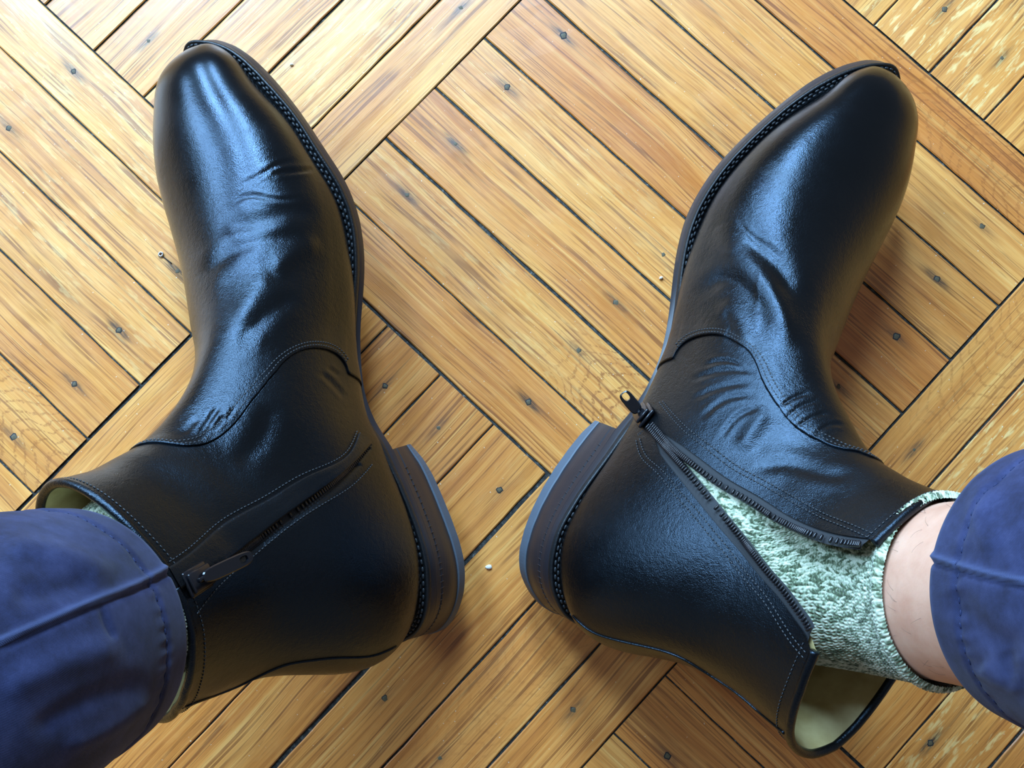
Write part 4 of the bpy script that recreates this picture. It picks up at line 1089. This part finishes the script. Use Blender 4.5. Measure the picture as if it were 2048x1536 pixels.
# ---- socks: knitted in rows of V stitches
def sock(S, keys, path, rad, tube_t, stitch, rowh, fine_k, fine_r, label=None, roll=True, seed=1):
    """keys: (row, shrink) of the boot's own rings the sock fills; then rings of the leg at tube_t"""
    m = int(2*np.pi*.038/stitch); K = m*fine_k
    rings = []
    for r, f_ in keys:
        ring = S.P[int(r*(S.ns-1))]; c = ring.mean(0); vv = np.arange(K)/K
        rings.append(c+(S.at(np.full(K,r), vv)-c)*f_)
    V, N, t, L = leg_tube(path, rad, np.array(tube_t), K)
    tdir = rings[-1]-rings[-1].mean(0)
    best = None                                # turn the leg's rings so that their columns continue the boot's
    for fl in (1,-1):
        W_ = V[0][::fl]-V[0].mean(0)
        for ph in range(0, K, 4):
            e = (np.roll(W_, ph, 0)*tdir).sum()
            if best is None or e > best[0]: best = (e, fl, ph)
    for R_ in V: rings.append(np.roll(R_[::best[1]], best[2], 0))
    rings = np.array(rings); cen = rings.mean(1)
    u = np.concatenate([[0], np.cumsum(np.linalg.norm(np.diff(cen,axis=0),axis=1)+.0*1)])
    rows = int(u[-1]/rowh); nr = rows*fine_r
    tt = np.linspace(0, u[-1], nr); t1 = u[-1]
    V = spl(u, rings, tt)
    N = nrm(np.cross(np.roll(V,-1,1)-np.roll(V,1,1), np.gradient(V, axis=0)))
    if (N*(V-V.mean(1, keepdims=True))).sum() < 0: N = -N
    a = (np.arange(K)/fine_k)[None]; b = (np.arange(nr)/fine_r)[:,None]
    rg = np.random.default_rng(seed)
    wob = .12*np.sin(a*1.3+b*.9)+.10*np.sin(a*.37-b*1.7)
    a2 = a+wob; b2 = b+.10*np.sin(a*.9+b*.4)
    fa, fb = a2 % 1, b2 % 1
    hgt = np.zeros((nr,K)); side = np.zeros((nr,K), int); rowi = np.zeros((nr,K), int)
    best = np.full((nr,K), -1.0)
    for dr_ in (-1,0,1):                      # each leg of a V leans out from the middle and runs under the next row
        y = fb - dr_
        for sg in (-1,1):
            x = (fa-.5) - sg*(.07+.27*np.clip(y,-.3,1.3))
            e = 1-(x/.21)**2
            z_ = np.sqrt(np.clip(e,0,1))*np.exp(-((y-.5)/.62)**2)
            up = z_ > best
            best = np.where(up, z_, best); side = np.where(up, sg, side); rowi = np.where(up, np.floor(b2).astype(int)+dr_, rowi)
    hgt = best
    ci = np.floor(a2).astype(int) % m
    # marl: two plies twist along the yarn, light and dark in short runs
    tab = rg.random((rows+4, m, 2)); pos = rowi*m*1.0+ci
    run = np.sin(pos*1.9+side*1.1+6*tab[np.clip(rowi+1,0,rows+3), ci, 0])*.28+.28*np.sin(pos*.61+tab[np.clip(rowi+1,0,rows+3), ci, 1]*5)
    ply = .22*np.sin(fb*9+side*2+tab[np.clip(rowi+1,0,rows+3), ci, 1]*6.28)
    yarn = np.clip(.56+run+ply, 0, 1)
    lump = .0007*np.sin(a*.21+b*.13)+.0005*np.sin(a*.11-b*.23)
    off = hgt*.0011+lump
    if roll:                                   # the top edge is thicker and turns over
        d = (t1-tt)[:,None]; off = off+.0019*np.exp(-((d-.0035)/.004)**2)-.0016*np.exp(-(d/.0012)**2)
    V = V+N*off[...,None]
    me = new_mesh(V.reshape(-1,3), grid_faces(nr, K, True)); attr(me, 'yarn', yarn)
    return obj('sock', me, WOOL, person, label=label)
Lr = np.concatenate([[0], np.cumsum(np.linalg.norm(np.diff(pathR,axis=0),axis=1))])
kR = next(i for i in range(len(pathR)) if abs(proj(pathR[i])[0]-1765) < 3)
sock(SR, [(.50,.90),(.58,.91),(.66,.92),(.74,.90),(.82,.84)], pathR, radR+.0018, [Lr[kR], Lr[kR]*.45+Lr[kR+1]*.55, Lr[kR+1]+.0045], .0030, .0026, 8, 7, 'green and cream marled knit sock in the open boot', True, 3)
Ll = np.concatenate([[0], np.cumsum(np.linalg.norm(np.diff(pathL,axis=0),axis=1))])
sock(SL, [(.52,.86),(.60,.87),(.70,.87),(.80,.85),(.90,.80)], pathL, radL+.0018, [Ll[4]-.002, Ll[4]+.006], .0034, .0030, 6, 5, 'pale marled knit sock mostly hidden by the cuff', True, 5)
# ---- fine dark hairs on the bare shin
rg = np.random.default_rng(4); bag = Bag()
Vh, Nh, th, _ = leg_tube(pathR, radR, np.linspace(Lr[kR+1]+.006, Lr[kR+1]+.03, 60), 120)
for q in range(70):
    i, j = rg.integers(2,56), rg.integers(0,120)
    p, n_ = Vh[i,j], Nh[i,j]; ax = nrm(Vh[min(i+3,59),j]-p); sd = np.cross(n_, ax)
    d = nrm(ax*(-.9)+sd*rg.normal(0,.5)); Lh = rg.uniform(.004,.009)
    u_ = np.linspace(0,1,5)[:,None]
    bag.add(*tube(p+d*u_*Lh+n_*(.0002+.0012*u_*(1-u_)*2)+sd*(u_**2)*rg.normal(0,.0012), np.linspace(.000045,.00002,5), np.tile(n_,(5,1)), 4))
obj('leg_hair', bag.mesh(), HAIR, person, 'stuff')
